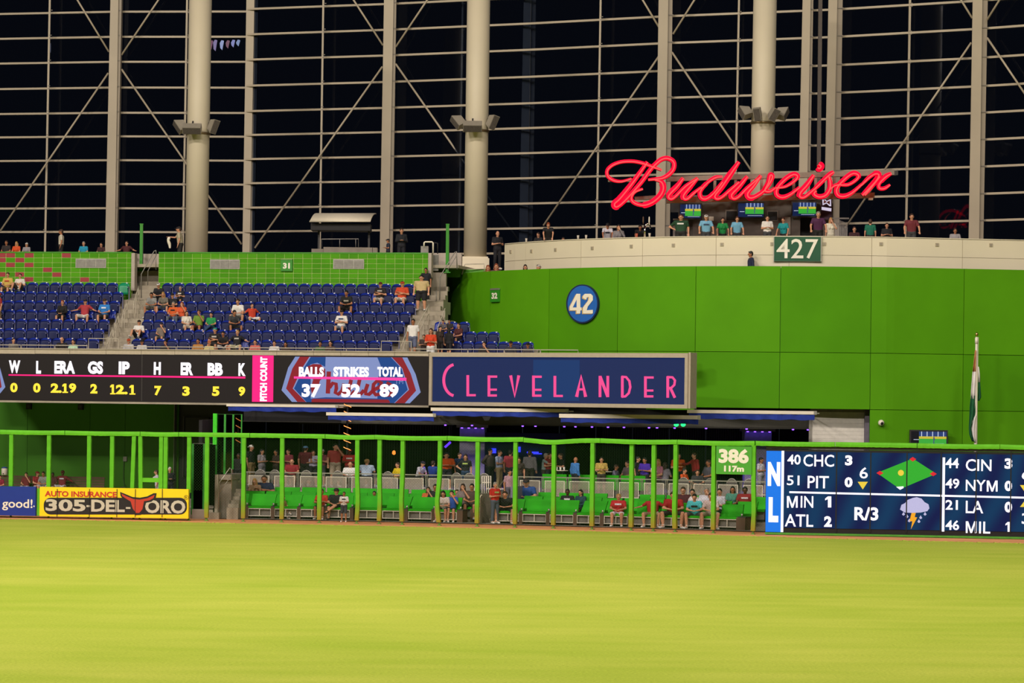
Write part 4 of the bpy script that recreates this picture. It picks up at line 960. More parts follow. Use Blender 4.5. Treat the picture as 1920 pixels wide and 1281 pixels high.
# lounges
FRW=mat('white_box_frame','cfc6b4',.5,var=.04); BOXG=mat('lounge_box_grey','7a736a',.8,var=.1)
def lounge(x0,x1,d,z,row,idx,label,group,box=True,lean=0):
    f=fframe(x0,x1,d); L=f.len
    t=thing('lounge_bench',label,'bench',f.M(0,0,z),group)
    hw=L
    B(0,hw,0,.74,.44,.535).build('seat_cushion',GSEAT,t)
    sk=R.uniform(-.05,.05)+lean; a=R.uniform(-.015,.03)
    pts=[(0.0+.0,.535),(hw,.535),(hw+sk+a,1.04),(sk-a,1.04+R.uniform(-.02,.02))]
    vs=[(pts[0][0],.55,pts[0][1]),(pts[1][0],.55,pts[1][1]),(pts[2][0],.74,pts[2][1]),(pts[3][0],.74,pts[3][1])]; vs+=[(x,y+.1,zz) for x,y,zz in vs]
    MB().add(vs,[(0,1,2,3),(7,6,5,4),(0,4,5,1),(1,5,6,2),(2,6,7,3),(3,7,4,0)]).build('backrest',GSEAT,t)
    s=B(.02,hw-.02,.12,.7,.10,.43).build('storage_box',BOXG,t)
    if box:
        for q in ((0,hw,.40,.435),(0,hw,.09,.125),(0,.035,.125,.40),(hw/2-.018,hw/2+.018,.125,.40),(hw-.035,hw,.125,.40)): B(q[0],q[1],.0,.06,q[2],q[3]).build('frame_bar',FRW,s)
    for u in (.08,hw-.12): B(u,u+.05,.15,.2,0,.1).build('leg',DGREY,t)
    return t
def side_table(x,d,z,label,group,w=.16):
    p=fpt(x,d); f=fframe(x-20,x+20); t=thing('side_table',label,'table',Matrix.Translation((p.x,p.y,z))@Matrix.Rotation(f.ang,4,'Z'),group)
    B(-w/2,w/2,-.02,.68,0,.52).build('pedestal',BROWN,t); B(-w/2-.02,w/2+.02,0,.7,.52,.56).build('tray_top',DGREY,t)
    MB().lathe([(.035,.56),(.045,.68),(.04,.68)],(0,.12,0),10).build('cup_holder',ALU,t,True)
r1=[(416,461),(464.5,510),(513.6,559),(562.5,608),(612.5,658),(666,711),(716.5,760),(765,811),(814,858),(931,975),(979,1026),(1030,1077),(1081,1127),(1132,1179),(1184,1230),(1236,1283),(1288,1335),(1343,1385)]
nt=['leftmost','second','third','fourth','fifth','sixth','seventh','eighth','ninth']
for i,(a,b) in enumerate(r1):
    s='left' if i<9 else 'right'; j=i if i<9 else i-9
    lounge(a+1,b-1,3.2,.04,1,i,'green lounge bench over white-framed box, front row %s of the steps, %s'%(s,nt[j]+('' if j==0 else ' from left')),'front row of green lounge benches',lean=(.06 if i in(3,6,7,12) else 0))
    if i not in (8,17): side_table(b+2 if i!=8 else b,3.2,.03,'narrow brown side table after the %s front lounge %s of the steps'%(nt[j],s),'brown side tables in the front row')
side_table(414,3.2,.03,'narrow brown side table at the left end of the front lounges','brown side tables in the front row'); side_table(929,3.2,.03,'narrow brown side table just right of the patio steps','brown side tables in the front row')
side_table(863,3.2,.03,'wide brown table block closing the front row by the steps','brown side tables in the front row',.26); side_table(1390,3.2,.03,'wide brown table block closing the front row near the scoreboard','brown side tables in the front row',.4)
r2=[(445,489),(491,537),(541,585),(590,634),(640,684),(688,732),(736,757),(759,787),(852,885),(972,1007),(1012,1062),(1070,1118),(1122,1156),(1162,1210),(1216,1262),(1270,1310),(1316,1362),(1373,1409)]
for i,(a,b) in enumerate(r2):
    s='left' if i<9 else 'right'; j=i if i<9 else i-9
    lounge(a,b,4.55,.13,2,i,'green lounge bench, middle row %s of the steps, %s'%(s,nt[j]+('' if j==0 else ' from left')),'middle row of green lounge benches',False)
side_table(889,4.4,.05,'brown slatted table block beside the steps in the middle row','brown tables in the middle row',.3)
r3=[(463,505),(511,556),(559,603),(608,652),(657,702),(708,757),(763,800),(806,850),(855,890),(1000,1030),(1041,1080),(1083,1129),(1190,1236),(1240,1284),(1290,1336),(1342,1368),(1372,1410),(1416,1434)]
for i,(a,b) in enumerate(r3):
    s='left' if i<9 else 'right'; j=i if i<9 else i-9
    lounge(a,b,5.75,.29,3,i,'green lounge bench, back row %s of the steps, %s'%(s,nt[j]+('' if j==0 else ' from left')),'back row of green lounge benches',False)
side_table(1160,5.75,.29,'low wide brown table in the back row gap below the railing','brown tables in the back row',.9)
# upper green benches behind the railing
for i,(a,b) in enumerate(((1017,1062),(1066,1112),(1114,1160),(1164,1210))):
    f=fframe(a,b,7.8); t=thing('lounge_bench','green bench back showing above the railing, %s of four'%('leftmost','second','third','rightmost')[i],'bench',f.M(0,0,PD),'green benches behind the railing')
    B(0,f.len,0,.6,.25,.42).build('seat_cushion',GSEAT,t); B(0,f.len,0,.12,.42,.90).build('backrest',GSEAT,t); B(.05,f.len-.05,.1,.5,0,.25).build('base',DGREY,t)
# patio railing with mesh panels
def meshpanel(L,H):
    mb=MB(); s=.05; k=-H
    while k<L:
        for sg in (1,-1):
            t0=max(0,-k); t1=min(H,L-k)
            if t1>t0+.01:
                za=t0 if sg>0 else H-t0; zb_=t1 if sg>0 else H-t1; r=.0125
                mb.add([(k+t0-r,0,za),(k+t0+r,0,za),(k+t1+r,0,zb_),(k+t1-r,0,zb_)],[(0,1,2,3)])
        k+=s
    return mb.mesh('mesh_infill',mat('pale_mesh_wire','b0a394',.5,.2))
MP={}
def patio_rail(x0,x1,n,label):
    t=thing('patio_railing',label,'railing')
    xs=[lerp(x0,x1,i/n) for i in range(n+1)]
    for a,b in zip(xs,xs[1:]):
        f=fframe(a,b,6.9); L=f.len
        for nm,box,m in (('top_rail',(0,L,-.03,.03,1.95,2.0),ALU),('lower_rail',(0,L,-.02,.02,1.86,1.885),DGREY)):
            o=B(*box).build(nm,m,t); o.matrix_world=f.M()
        for u in (.02,L-.05):
            o=B(u,u+.03,-.02,.02,PD-.05,1.95).build('post',ALU,t); o.matrix_world=f.M()
        q=[(.10,L-.13,1.80,1.83),(.10,L-.13,1.14,1.17),(.10,.13,1.17,1.80),(L-.16,L-.13,1.17,1.80)]
        pf=MB()
        for u0,u1,z0,z1 in q: pf.box(u0,u1,-.015,.015,z0,z1)
        o=pf.build('panel_frame',OFFW,t); o.matrix_world=f.M()
        key=round(L,1)
        if key not in MP: MP[key]=meshpanel(key-.26,.64)
        i_=link('mesh_infill',MP[key],o); i_.location=(.13,0,1.165); i_['kind']='stuff'
patio_rail(462,896,9,'grey mesh panel railing along the patio left of the steps'); patio_rail(971,1436,10,'grey mesh panel railing along the patio right of the steps')
# central steps
t=sempty('floor_patio_steps',fframe(893,973,2.6).M()); f=fframe(893,973,2.6); L=f.len
for k in range(6): B(.1,L-.1,1.6+k*.42,4.5,.03+k*.195,.2+k*.2).build('step',STEP,t)
VIO=mat('violet_grey_panel','7a6f86',.7,var=.08)
B(1.05,1.15,1.6,4.4,.1,1.6).build('side_wall',VIO,t); B(-.05,.08,.2,4.4,0,1.3).build('side_wall',CONC,t)
prail('stair_rail','long diagonal grey double handrail beside the man in the pink shirt',[(936,912),(955,888),(962,884)],YF(940)+4.3,.022,mids=[[(938,925),(958,902)]],m=ALU)
prail('stair_rail','pale looped handrail at the foot of the patio steps',[(899,980),(899.5,935),(901,930),(904,928)],YF(900)+2.8,.025,m=OFFW)
prail('gate_panel','pale mesh gate panel at the top of the patio steps',[(904,935),(904,893),(920,893),(920,935)],YF(910)+6.5,.03,mids=[[(904,905),(920,905)],[(908,893),(908,935)],[(912,893),(912,935)],[(916,893),(916,935)]],m=OFFW,cat='gate')
# ---------------------------------------------------------------- bar room under the wall
SF=frame_px(455,143.6,1530,140.9,790); g=sempty('ceiling_bar',SF.M())
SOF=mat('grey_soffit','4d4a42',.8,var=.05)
u0=SF.at(640,790)[0]; 
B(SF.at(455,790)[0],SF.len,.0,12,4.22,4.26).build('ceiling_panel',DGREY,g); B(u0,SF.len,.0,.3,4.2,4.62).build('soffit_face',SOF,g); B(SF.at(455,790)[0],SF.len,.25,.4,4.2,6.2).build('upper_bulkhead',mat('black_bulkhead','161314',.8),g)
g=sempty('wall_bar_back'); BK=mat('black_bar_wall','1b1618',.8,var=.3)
for i in range(16):
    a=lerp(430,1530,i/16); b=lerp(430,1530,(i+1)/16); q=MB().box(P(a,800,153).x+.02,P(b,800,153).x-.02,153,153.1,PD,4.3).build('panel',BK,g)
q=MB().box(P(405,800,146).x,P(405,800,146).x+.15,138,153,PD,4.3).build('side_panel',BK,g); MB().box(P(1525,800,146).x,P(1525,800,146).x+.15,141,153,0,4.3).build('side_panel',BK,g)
# dark vertical slat screens
t=thing('slatted_screen','dark vertical slatted screen at the back of the bar left of the purple column','screen')
mb=MB()
for i in range(60): x=P(lerp(560,850,i/60),800,150).x; mb.box(x,x+.06,150,150.05,PD,4.2)
q=mb.build('slats',mat('dark_slat','2c2626',.7),t); q['kind']='stuff'; B(P(560,800,150).x,P(850,800,150).x,149.98,150.07,4.1,4.2).build('head_rail',DGREY,t)
t=thing('slatted_screen','dark vertical slatted screen at the back of the bar right of the purple column','screen')
mb=MB()
for i in range(60): x=P(lerp(1130,1390,i/60),800,150).x; mb.box(x,x+.06,150,150.05,PD,4.2)
q=mb.build('slats',mat('dark_slat','2c2626',.7),t); q['kind']='stuff'; B(P(1130,800,150).x,P(1390,800,150).x,149.98,150.07,4.1,4.2).build('head_rail',DGREY,t)
PURP=glow('violet_lamp','6a3cff',6.0)
def spot(x,y,z,e,c,size=40,name='downlight_lamp'):
    l=bpy.data.lights.new(name,'SPOT'); l.energy=e; l.color=c; l.spot_size=D(size); l.spot_blend=.5; l.shadow_soft_size=.05
    o=bpy.data.objects.new(name,l); COL.objects.link(o); o.location=(x,y,z); return o
CW=mat('bar_column_plaster','9a93a8',.6)
for ci,(a,b,Y) in enumerate(((862,909,144.6),(1397,1447,143.4))):
    xa,xb_=P(a,800,Y).x,P(b,800,Y).x
    t=thing('bar_column','%s column washed by violet lamps inside the bar'%('broad square' if ci==0 else 'right-hand square'),'column',Matrix.Translation(((xa+xb_)/2,Y,PD)))
    w2=(xb_-xa)/2; B(-w2,w2,0,1.1,0,2.86).build('shaft',CW,t); B(-w2-.15,w2+.15,-.35,1.2,2.86,3.02).build('capital',VIO,t)
    for k in range(4):
        x=(xa+xb_)/2-w2*.82+w2*1.64*k/3; q=MB().lathe([(.05,0),(.05,.04)],(x-(xa+xb_)/2,-.2,2.82),10).build('lamp',PURP,t)
        s=spot(x,Y-.2,PD+2.78,230,(.32,.16,1),38)
        s.rotation_euler=(D(-8),0,0)
px_l=[835,885,980,1004,1058,1079,1110,1140,1170,1217,1232,1265,1324,1400,1487,1515]
for i,x in enumerate(px_l):
    p=SF.at(x,798,.15); q=tag(MB().lathe([(.045,-.05),(.05,0)],(0,0,0),12).build('downlight',PURP),'tiny violet downlight under the grey soffit, number %s from the left'%(['one','two','three','four','five','six','seven','eight','nine','ten','eleven','twelve','thirteen','fourteen','fifteen','sixteen'][i]),'light','violet downlights under the soffit')
    q.matrix_world=SF.M(p[0],.15,4.2)
for x in (830,980,1110,1240,1340):
    c=P(x,800,147); s=spot(c.x,146,4.15,600,(.25,.12,1),120)
for x,dx in ((1268,0),(1281,1)):
    c=P(x,796.5,139.5); q=tag(MB().ell((0,0,0),(.11,.09,.09),10,6).build('green_stage_lamp',glow('green_lamp','20ff6a',3)),'glowing green stage lamp under the awning, %s one'%('right' if dx else 'left'),'light','green lamps under the awning'); q.location=c
# back bar with blue shelf lights
t=thing('back_bar','dark back bar with glowing blue shelf strips behind the standing men','bar',Matrix.Translation((P(975,860,149).x,149,PD)))
B(-2.6,2.2,0,.6,0,1.1).build('counter',BLACK,t); B(-2.6,2.2,.55,.65,1.1,2.6).build('back_panel',mat('dark_blue_panel','15153a',.6),t)
BLU2=glow('blue_strip','2a30ff',2.2)
for (x0,y0,x1,y1) in ((921,841,930,850),(968,838,976,848),(988,847,1010,850),(1000,850,1016,852)):
    a=P(x0,y0,149.4); b=P(x1,y1,149.4); o=t.location; B(a.x-o.x,b.x-o.x,.42,.46,b.z-o.z,a.z-o.z).build('light_strip',BLU2,t)
a=P(833,840,143); t=tag(MB().tube([P(834,839,143),P(845,829,143)],.06,6).build('violet_tube_light',glow('violet_tube','5a2cf0',1.6)),'slanted violet tube light left of the violet column','light')
# orange spiral light
def spiral(xc,y0,y1,Y,r,label,e,turns,skip=()):
    a=P(xc,y0,Y); b=P(xc,y1,Y); n=int(turns*16); t=thing('spiral_lamp',label,'light',Matrix.Translation((a.x,Y,b.z))); H=a.z-b.z
    M_=glow('orange_neon_%s'%e,'ff9a50',e)
    for k in range(int(turns)):
        pts=[]
        for i in range(11):
            an=-math.pi*(0.12+.76*i/10); pts.append((-r*math.cos(an)*-1*-1,r*math.sin(an),H*(1-(k+(i/10)*.42)/turns)))
        MB().tube(pts,.016,6).build('neon_coil',M_,t,True)
    MB().tube([(0,0,0),(0,0,H)],.05,8).build('pole',BLACK,t)
spiral(652,758,852,142.6,.17,'spiral of orange neon coils on a dark pole in the middle of the left patio',2.0,7)
spiral(447,784,838,146,.12,'faint orange neon spiral on a dark pole beside the green screen',.5,4)
q=MB().lathe([(.03,0),(.08,.05),(.07,.16),(.02,.2)],(0,0,0),10).build('shade',glow('amber_shade','ff8a30',1.5)); p=P(738.5,853,141); q.location=p; tag(q,'small amber pendant lamp glowing above the yellow-shirted person','lamp'); q.name='pendant_lamp'
for o in (q,): MB().tube([(0,0,.2),(0,0,4.2-p.z)],.008,5).build('cord',BLACK,o)
# bar tables
def bar_table(x,y,Y,w_,label):
    p=P(x,y,Y); t=thing('high_table',label,'table',Matrix.Translation((p.x,Y,PD)),'high bar tables'); h=p.z-PD
    MB().lathe([(w_,h-.03),(w_+.01,h-.015),(w_,h)],n=24).build('table_top',OFFW,t,True); MB().lathe([(.04,.02),(.03,h-.03)],n=10).build('stem',DGREY,t,True); MB().lathe([(.25,0),(.22,.03)],n=20).build('base',DGREY,t)
    return p
cupM=mat('white_paper_cup','f4efe6',.5); 
def cup(p,label,m=cupM,group='cups on the high tables',s=1.0,nm='cup'):
    t=thing(nm,label,'cup',Matrix.Translation(p),group); MB().lathe([(.035*s,0),(.048*s,.14*s),(.042*s,.14*s),(.03*s,.012)],n=10).build('body',m,t,True); MB().lathe([(.0505*s,.132*s),(.0505*s,.148*s),(.046*s,.148*s)],n=10).build('rim',m,t,True)
for (x,y,Y,w_,l) in ((1052,882,140.4,.32,'high round table with cups between the green benches and the black-shirted man'),(1133,884,139.6,.36,'high round table in front of the girl in floral yellow'),(1215,884,138.6,.42,'high round table with a white bowl beside the violet-shirted person')):
    p=bar_table(x,y,Y,w_,l)
    for j in range(3): cup(Vector((p.x-.2+.17*j,p.y-.1+.05*j,p.z)),['left','middle','right'][j]+' paper cup on the '+l[:l.index('table')+5]+' near '+{1052:'the black-shirted man',1133:'the girl in floral yellow',1215:'the violet-shirted person'}[x])
# cafe chairs with round backs at the rail
chm=mat('grey_translucent_chair','6a625c',.4,var=.05)
def cafe(x,d,label):
    p=fpt(x,d); f=fframe(x-20,x+20); t=thing('cafe_chair',label,'chair',Matrix.Translation((p.x,p.y,PD))@Matrix.Rotation(f.ang,4,'Z'),'round-backed cafe chairs at the railing')
    arc=[(.24*math.cos(math.pi*i/12),0,.62+.26*math.sin(math.pi*i/12)) for i in range(13)]
    MB().tube([(.24,0,.4)]+arc+[(-.24,0,.4)],.016,6).build('backrest_frame',ALU,t,True)
    MB().prism([(a,c) for a,b,c in arc]+[(-.22,.45),(.22,.45)],-.005,.01).build('backrest',chm,t)
    B(-.22,.22,0,.42,.42,.46).build('seat',chm,t)
    for sx in (-.19,.17):
        for sy in (.03,.36): B(sx,sx+.02,sy,sy+.02,0,.42).build('leg',ALU,t)
for x,l in ((488,'beside the woman in the white dress'),(515,'second from the left end'),(574,'behind the man in the lavender shirt'),(633,'below the tall man in plaid'),(727,'between the pale blue shirt and the yellow shirt'),(856,'under the man in navy'),(880,'under the woman with the green print'),(908,'nearest the patio steps'),(1282,'below the orange-shirted man'),(1332,'left end under the distance sign'),(1372,'under the distance sign'),(1405,'right end under the distance sign')): cafe(x,7.35,'round-backed grey cafe chair at the railing, '+l)
# ---------------------------------------------------------------- awnings
def awning(x0,x1,yt,ym,yb,Y,label,x0b=None):
    f=frame_px(x0,Y,x1,Y-.6,yt); t=thing('awning',label,'awning',f.M(),'folding awnings under the signs'); L=f.len
    zt=f.at(x0,yt)[1]; zm=f.at(x0,ym)[1]; zb=f.at(x0,yb)[1]
    B(0,L,-.06,.10,zm,zt).build('front_bar',OFFW,t); B(L-.12,L+.02,-.07,.11,zm-.01,zt+.01).build('end_cap',ALU,t)
    n=int(L/.12); vs=[];fs=[]
    for i in range(n+1):
        u=.08+(L-.16)*i/n; vs+=[(u,-.03+.015*math.sin(i*1.3),zm),(u,-.02+.02*math.sin(i*1.1+1),zb+.02*math.sin(i*.7)),(u,.0,zm),(u,.01,zb)]
    for i in range(n):
        a=i*4; fs+=[(a,a+1,a+5,a+4),(a+2,a+6,a+7,a+3),(a+1,a+3,a+7,a+5)]
    MB().add(vs,fs).build('valance',BLUEF,t)
    vs=[(0.05,.08,zt-.05),(L-.05,.08,zt-.05),(L-.05,.7,zt-.06),(0.05,.7,zt-.06),(0.05,.08,zt-.08),(L-.05,.08,zt-.08),(L-.05,.7,zt-.09),(0.05,.7,zt-.09)]
    MB().add(vs,[(0,1,2,3),(7,6,5,4)]).build('canopy_fabric',BLUEF,t)
    for u in (.4,L-.4): MB().tube([(u,.1,zt-.1),(u+.5,1.5,zt-.1),(u+.1,3.1,zt-.12)],.03,6).build('folding_arm',OFFW,t)
_SKIP=0
awning(425,634,757.5,762,770.5,142.0,'blue and white folding awning at the left end, under the ribbon board')
awning(612,817,773.2,779,787.5,140.2,'second awning from the left, hanging lower under the team crest')
awning(808,1065.5,764.3,770.5,779.5,139.6,'third awning from the left, directly under the left half of the pink-lettered sign')
awning(1048.5,1313,776,783.3,792,138.0,'fourth awning from the left, lower under the right half of the pink-lettered sign')
awning(1288.5,1531,768.3,774.5,785,137.6,'rightmost awning, beside the grey shutter panel')
p=P(912,785,139.4); t=thing('hanging_speaker','black wedge speaker hanging under the third awning','speaker',Matrix.Translation(p)); MB().prism([(-.2,.1),(.2,.1),(.12,-.08),(-.08,-.1)],-.15,.15).build('cabinet',BLACK,t); B(-.03,.03,-.03,.03,.1,.4).build('hanger',DGREY,t)
# ---------------------------------------------------------------- televisions
TVN=glow('tv_navy','16264f',.8); TVG=glow('tv_green','3aa83a',1.0); TVY=glow('tv_yellow','c8b83a',1.0); TVW=glow('tv_white','c8d4e8',1.0); TVB=glow('tv_black','0a0c18',.5); TVP=glow('tv_player','4a5a80',.8)
def tv(f,x0,y0,x1,y1,label,pic=(.3,.06,.95,.72),mount=True,dark=None):
    u0,z1=f.at(x0,y0); u1,z0=f.at(x1,y1); w_=u1-u0; h=z1-z0
    t=thing('television',label,'television',f.M((u0+u1)/2,0,z0),'bar televisions')
    B(-w_/2,w_/2,0,.12,0,h).build('casing',DGREY,t); B(-w_/2+.06,w_/2-.06,-.012,0,.07,h-.06).build('screen',dark or TVN,t)
    X=lambda s:-w_/2+w_*s; Z=lambda s:h*(1-s)
    a,b,c,d=pic
    B(X(a),X(c),-.016,-.012,Z(d),Z(b)).build('picture',TVG,t); m1=b+(d-b)*.42; m2=b+(d-b)*.62
    B(X(a),X(c),-.019,-.016,Z(m2-.04),Z(m1-.03)).build('picture_stand',TVY,t); B(X(a),X(c),-.019,-.016,Z(m1-.03),Z(b)).build('picture_top',glow('tv_blue','2a4078',.9),t)
    for k in range(5): xx=a+(c-a)*(.08+.2*k); B(X(xx),X(xx+.02),-.022,-.019,Z(m1-.03),Z(b)).build('picture_bar',TVW,t)
    MB().prism([(X(.63)+i[0]*.09,Z(d-.04)+i[1]*.45*h/.85*.8) for i in ((-.3,0),(.3,0),(.15,.4),(.6,.55),(.35,.8),(.2,1),(-.15,1),(-.3,.75),(-.25,.4))],-.025,-.021).build('picture_player',TVP,t)
    MB().box(X(.1),X(.27),-.016,-.012,Z(.60),Z(.57)).build('caption_line',TVW,t); MB().box(X(.38),X(.9),-.016,-.012,Z(.83),Z(.81)).build('caption_line',TVW,t)
    B(-.15,.15,.12,.3,h*.3,h*.7).build('bracket',DGREY,t)
    return t
TF=frame_px(1250,148.4,1560,147.6,400)
g=sempty('wall_terrace_bar',TF.M())
BARW=mat('dark_grey_render','6b635a',.85,var=.12,scale=1.5,bump=.1)
x=[1258.5,1345,1440,1500,1560]
def tb(x0,y0,x1,y1,v,th,m,parent,name): 
    u0,z1=TF.at(x0,y0,v); u1,z0=TF.at(x1,y1,v); return B(u0,u1,v,v+th,z0,z1).build(name,m,parent)
tb(1300,366,1500,452,.3,.3,BARW,g,'panel'); tb(1500,366,1562,407,.3,.3,BARW,g,'panel'); tb(1258,366,1300,398,1.2,.3,BLACK,g,'dark_opening'); tb(1272,398,1300,452,.5,.3,BARW,g,'panel'); tb(1540,407,1562,452,.3,.3,BARW,g,'panel'); tb(1500,407,1541,452,1.6,.2,BLACK,g,'dark_opening')
tb(1262,418,1288,445,.1,.05,GREY,g,'low_grille'); tb(1471,407,1482,440,.2,.08,mat('pale_post','a09687',.6),g,'pale_post'); tb(1329,406,1338,414,.25,.04,OFFW,g,'notice')
tb(1360,313+80,1384,415,.22,.06,mat('vent_frame_grey','837a6e',.6),g,'vent_frame'); tb(1362,396,1382.5,413.5,.2,.02,BLACK,g,'vent_grille'); tb(1438,395,1459,415,.22,.06,mat('vent_frame_grey','837a6e',.6),g,'vent_frame'); tb(1440,397,1457,413,.2,.02,BLACK,g,'vent_grille')
tv(TF,1273,381,1316,412,'left one of three bar televisions under the red sign',(.27,.08,.95,.78)); tv(TF,1382,379,1434,410,'middle one of three bar televisions under the red sign'); tv(TF,1484,377.5,1532,408,'right one of three bar televisions under the red sign',(.28,.08,.95,.76))
WF=frame_px(1640,139.42,1900,139.9,820); tv(WF,1706,806,1777,838,'lone television on the green wall above the scoreboard, its lower edge hidden',(.24,.1,.96,.86),dark=TVB)
# banner
t=thing('banner','purple banner with white bow tie emblem beside the right television','banner',TF.M())
tb(1539.5,369,1559.5,412,-.15,.02,mat('plum_banner','3a1830',.6),t,'cloth')
def tp(pts,v,m,name): MB().prism([TF.at(x_,y_,v) for x_,y_ in pts],v,v+.01).build(name,m,t)
EW=glow('lit_banner_white','e8dcf4',.8)
tp([(1541.5,371),(1545,371.5),(1550,377),(1558,373),(1558.5,387),(1555,386.5),(1549.5,381.5),(1542.5,385)],-.17,EW,'bow_tie'); tp([(1545,374),(1550,379),(1556,376),(1556,384),(1549.5,379.5),(1544,382)],-.18,mat('rust_emblem','8a4a48',.6),'bow_tie_centre'); tp([(1540.5,388),(1559,390.5),(1558.5,396.5),(1540.5,393.5)],-.17,EW,'word_panel')
t=thing('slatted_fence','grey slatted railing right of the terrace bar','railing',TF.M())
for k in range(10): tb(1566+k*2.4,410+.9*k,1567+k*2.4,446,-.3,.03,GREY,t,'slat')
tb(1560,408,1592,411,-.3,.04,GREY,t,'top_rail'); tb(1262,410,1290,413,-.3,.04,GREY,t,'left_rail')
# ---------------------------------------------------------------- red script sign
BY=145.4; BF=frame_px(1130,BY,1680,BY,340)
t=thing('script_sign','giant glowing red script sign reading Budweiser above the terrace bar','sign',BF.M())
def bb(x0,y0,x1,y1,v,th,m,name,y0b=None,y1b=None):
    q=[BF.at(x0,y0,v),BF.at(x1,y0b if y0b is not None else y0,v),BF.at(x1,y1b if y1b is not None else y1,v),BF.at(x0,y1,v)]; return MB().prism(q,v,v+th).build(name,m,t)
TRM=mat('grey_truss_steel','857a69',.6,var=.08)
bb(1250,331,1677,340,.9,.35,TRM,'support_beam',318,328); bb(1250,370,1640,381,.9,.35,TRM,'support_beam',361,371); bb(1190,369,1262,375,1.0,.15,TRM,'outrigger',364,371); bb(1140,338,1190,341,.6,.1,TRM,'outrigger',338,341)
for x in (1338,1377,1426,1486,1527,1562): bb(x,326,x+5,368,.95,.2,TRM,'strut')
bb(1677,320,1684,329,.9,.3,DGREY,'beam_end',319,328); bb(1629,371,1637,375,.8,.3,OFFW,'small_lamp')
RED=mat('glowing_red_channel','f50030',.6,var=.03,emit=.72,spec=.1); NEON=glow('neon_coral_tube','ff5555',1.15); SIDE=mat('dark_red_return','3c1414',.6)
def s1(pts): return [(1120+x/6.4,280+y/6.4) for x,y in pts]
def s2(pts): return [(1390+x/6.4,290+y/6.4) for x,y in pts]
def bstroke(pts,w,parent,name):
    q=smoothpath([(x,0,y) for x,y in pts],5); q=[(v.x,v.z) for v in q]; n=len(q)
    def bandv(wd,y0,y1,m,nm,par):
        L_=[];R_=[]
        for i,p_ in enumerate(q):
            a=q[max(i-1,0)]; b=q[min(i+1,n-1)]; dx,dy=b[0]-a[0],b[1]-a[1]; l=math.hypot(dx,dy) or 1; nx,ny=-dy/l,dx/l
            t_=i/(n-1); ww=1.22*wd*(w(t_) if callable(w) else w)*(.55+.45*min(1,6*t_,6*(1-t_)))
            L_.append(BF.at(p_[0]+nx*ww/2,p_[1]+ny*ww/2,y0)); R_.append(BF.at(p_[0]-nx*ww/2,p_[1]-ny*ww/2,y0))
        vs=[(a,y0,b) for a,b in L_]+[(a,y0,b) for a,b in R_]+[(a,y1,b) for a,b in L_]+[(a,y1,b) for a,b in R_]; fs=[]
        for i in range(n-1): fs+=[(i,i+1,i+1+n,i+n),(i+2*n,i+3*n,i+1+3*n,i+1+2*n),(i,i+2*n,i+1+2*n,i+1),(i+n,i+1+n,i+1+3*n,i+3*n)]
        fs+=[(0,n,3*n,2*n),(n-1,3*n-1,4*n-1,2*n-1)]
        me=MB().add(vs,fs).mesh(nm,m)
        bm=bmesh.new(); bm.from_mesh(me); bmesh.ops.recalc_face_normals(bm,faces=bm.faces); bm.to_mesh(me); bm.free()
        return link(nm,me,par)
    a=bandv(1.0,0,.34,RED,name,parent); a.data.materials.append(SIDE)
    for pl in a.data.polygons:
        if abs(pl.normal.y)<.5: pl.material_index=1
    tu=[]
    for i,p_ in enumerate(q):
        if i%2==0 or i==n-1: u,z=BF.at(p_[0]+.4,p_[1]+.6,-.07); tu.append((u,-.07,z))
    MB().tube(tu,.035,6).build('neon_tube',NEON,a,True)
    return a
WM=9.0; WN=6.0
def L(name,strokes): 
    e=bpy.data.objects.new(name,None); COL.objects.link(e); e.parent=t; return e
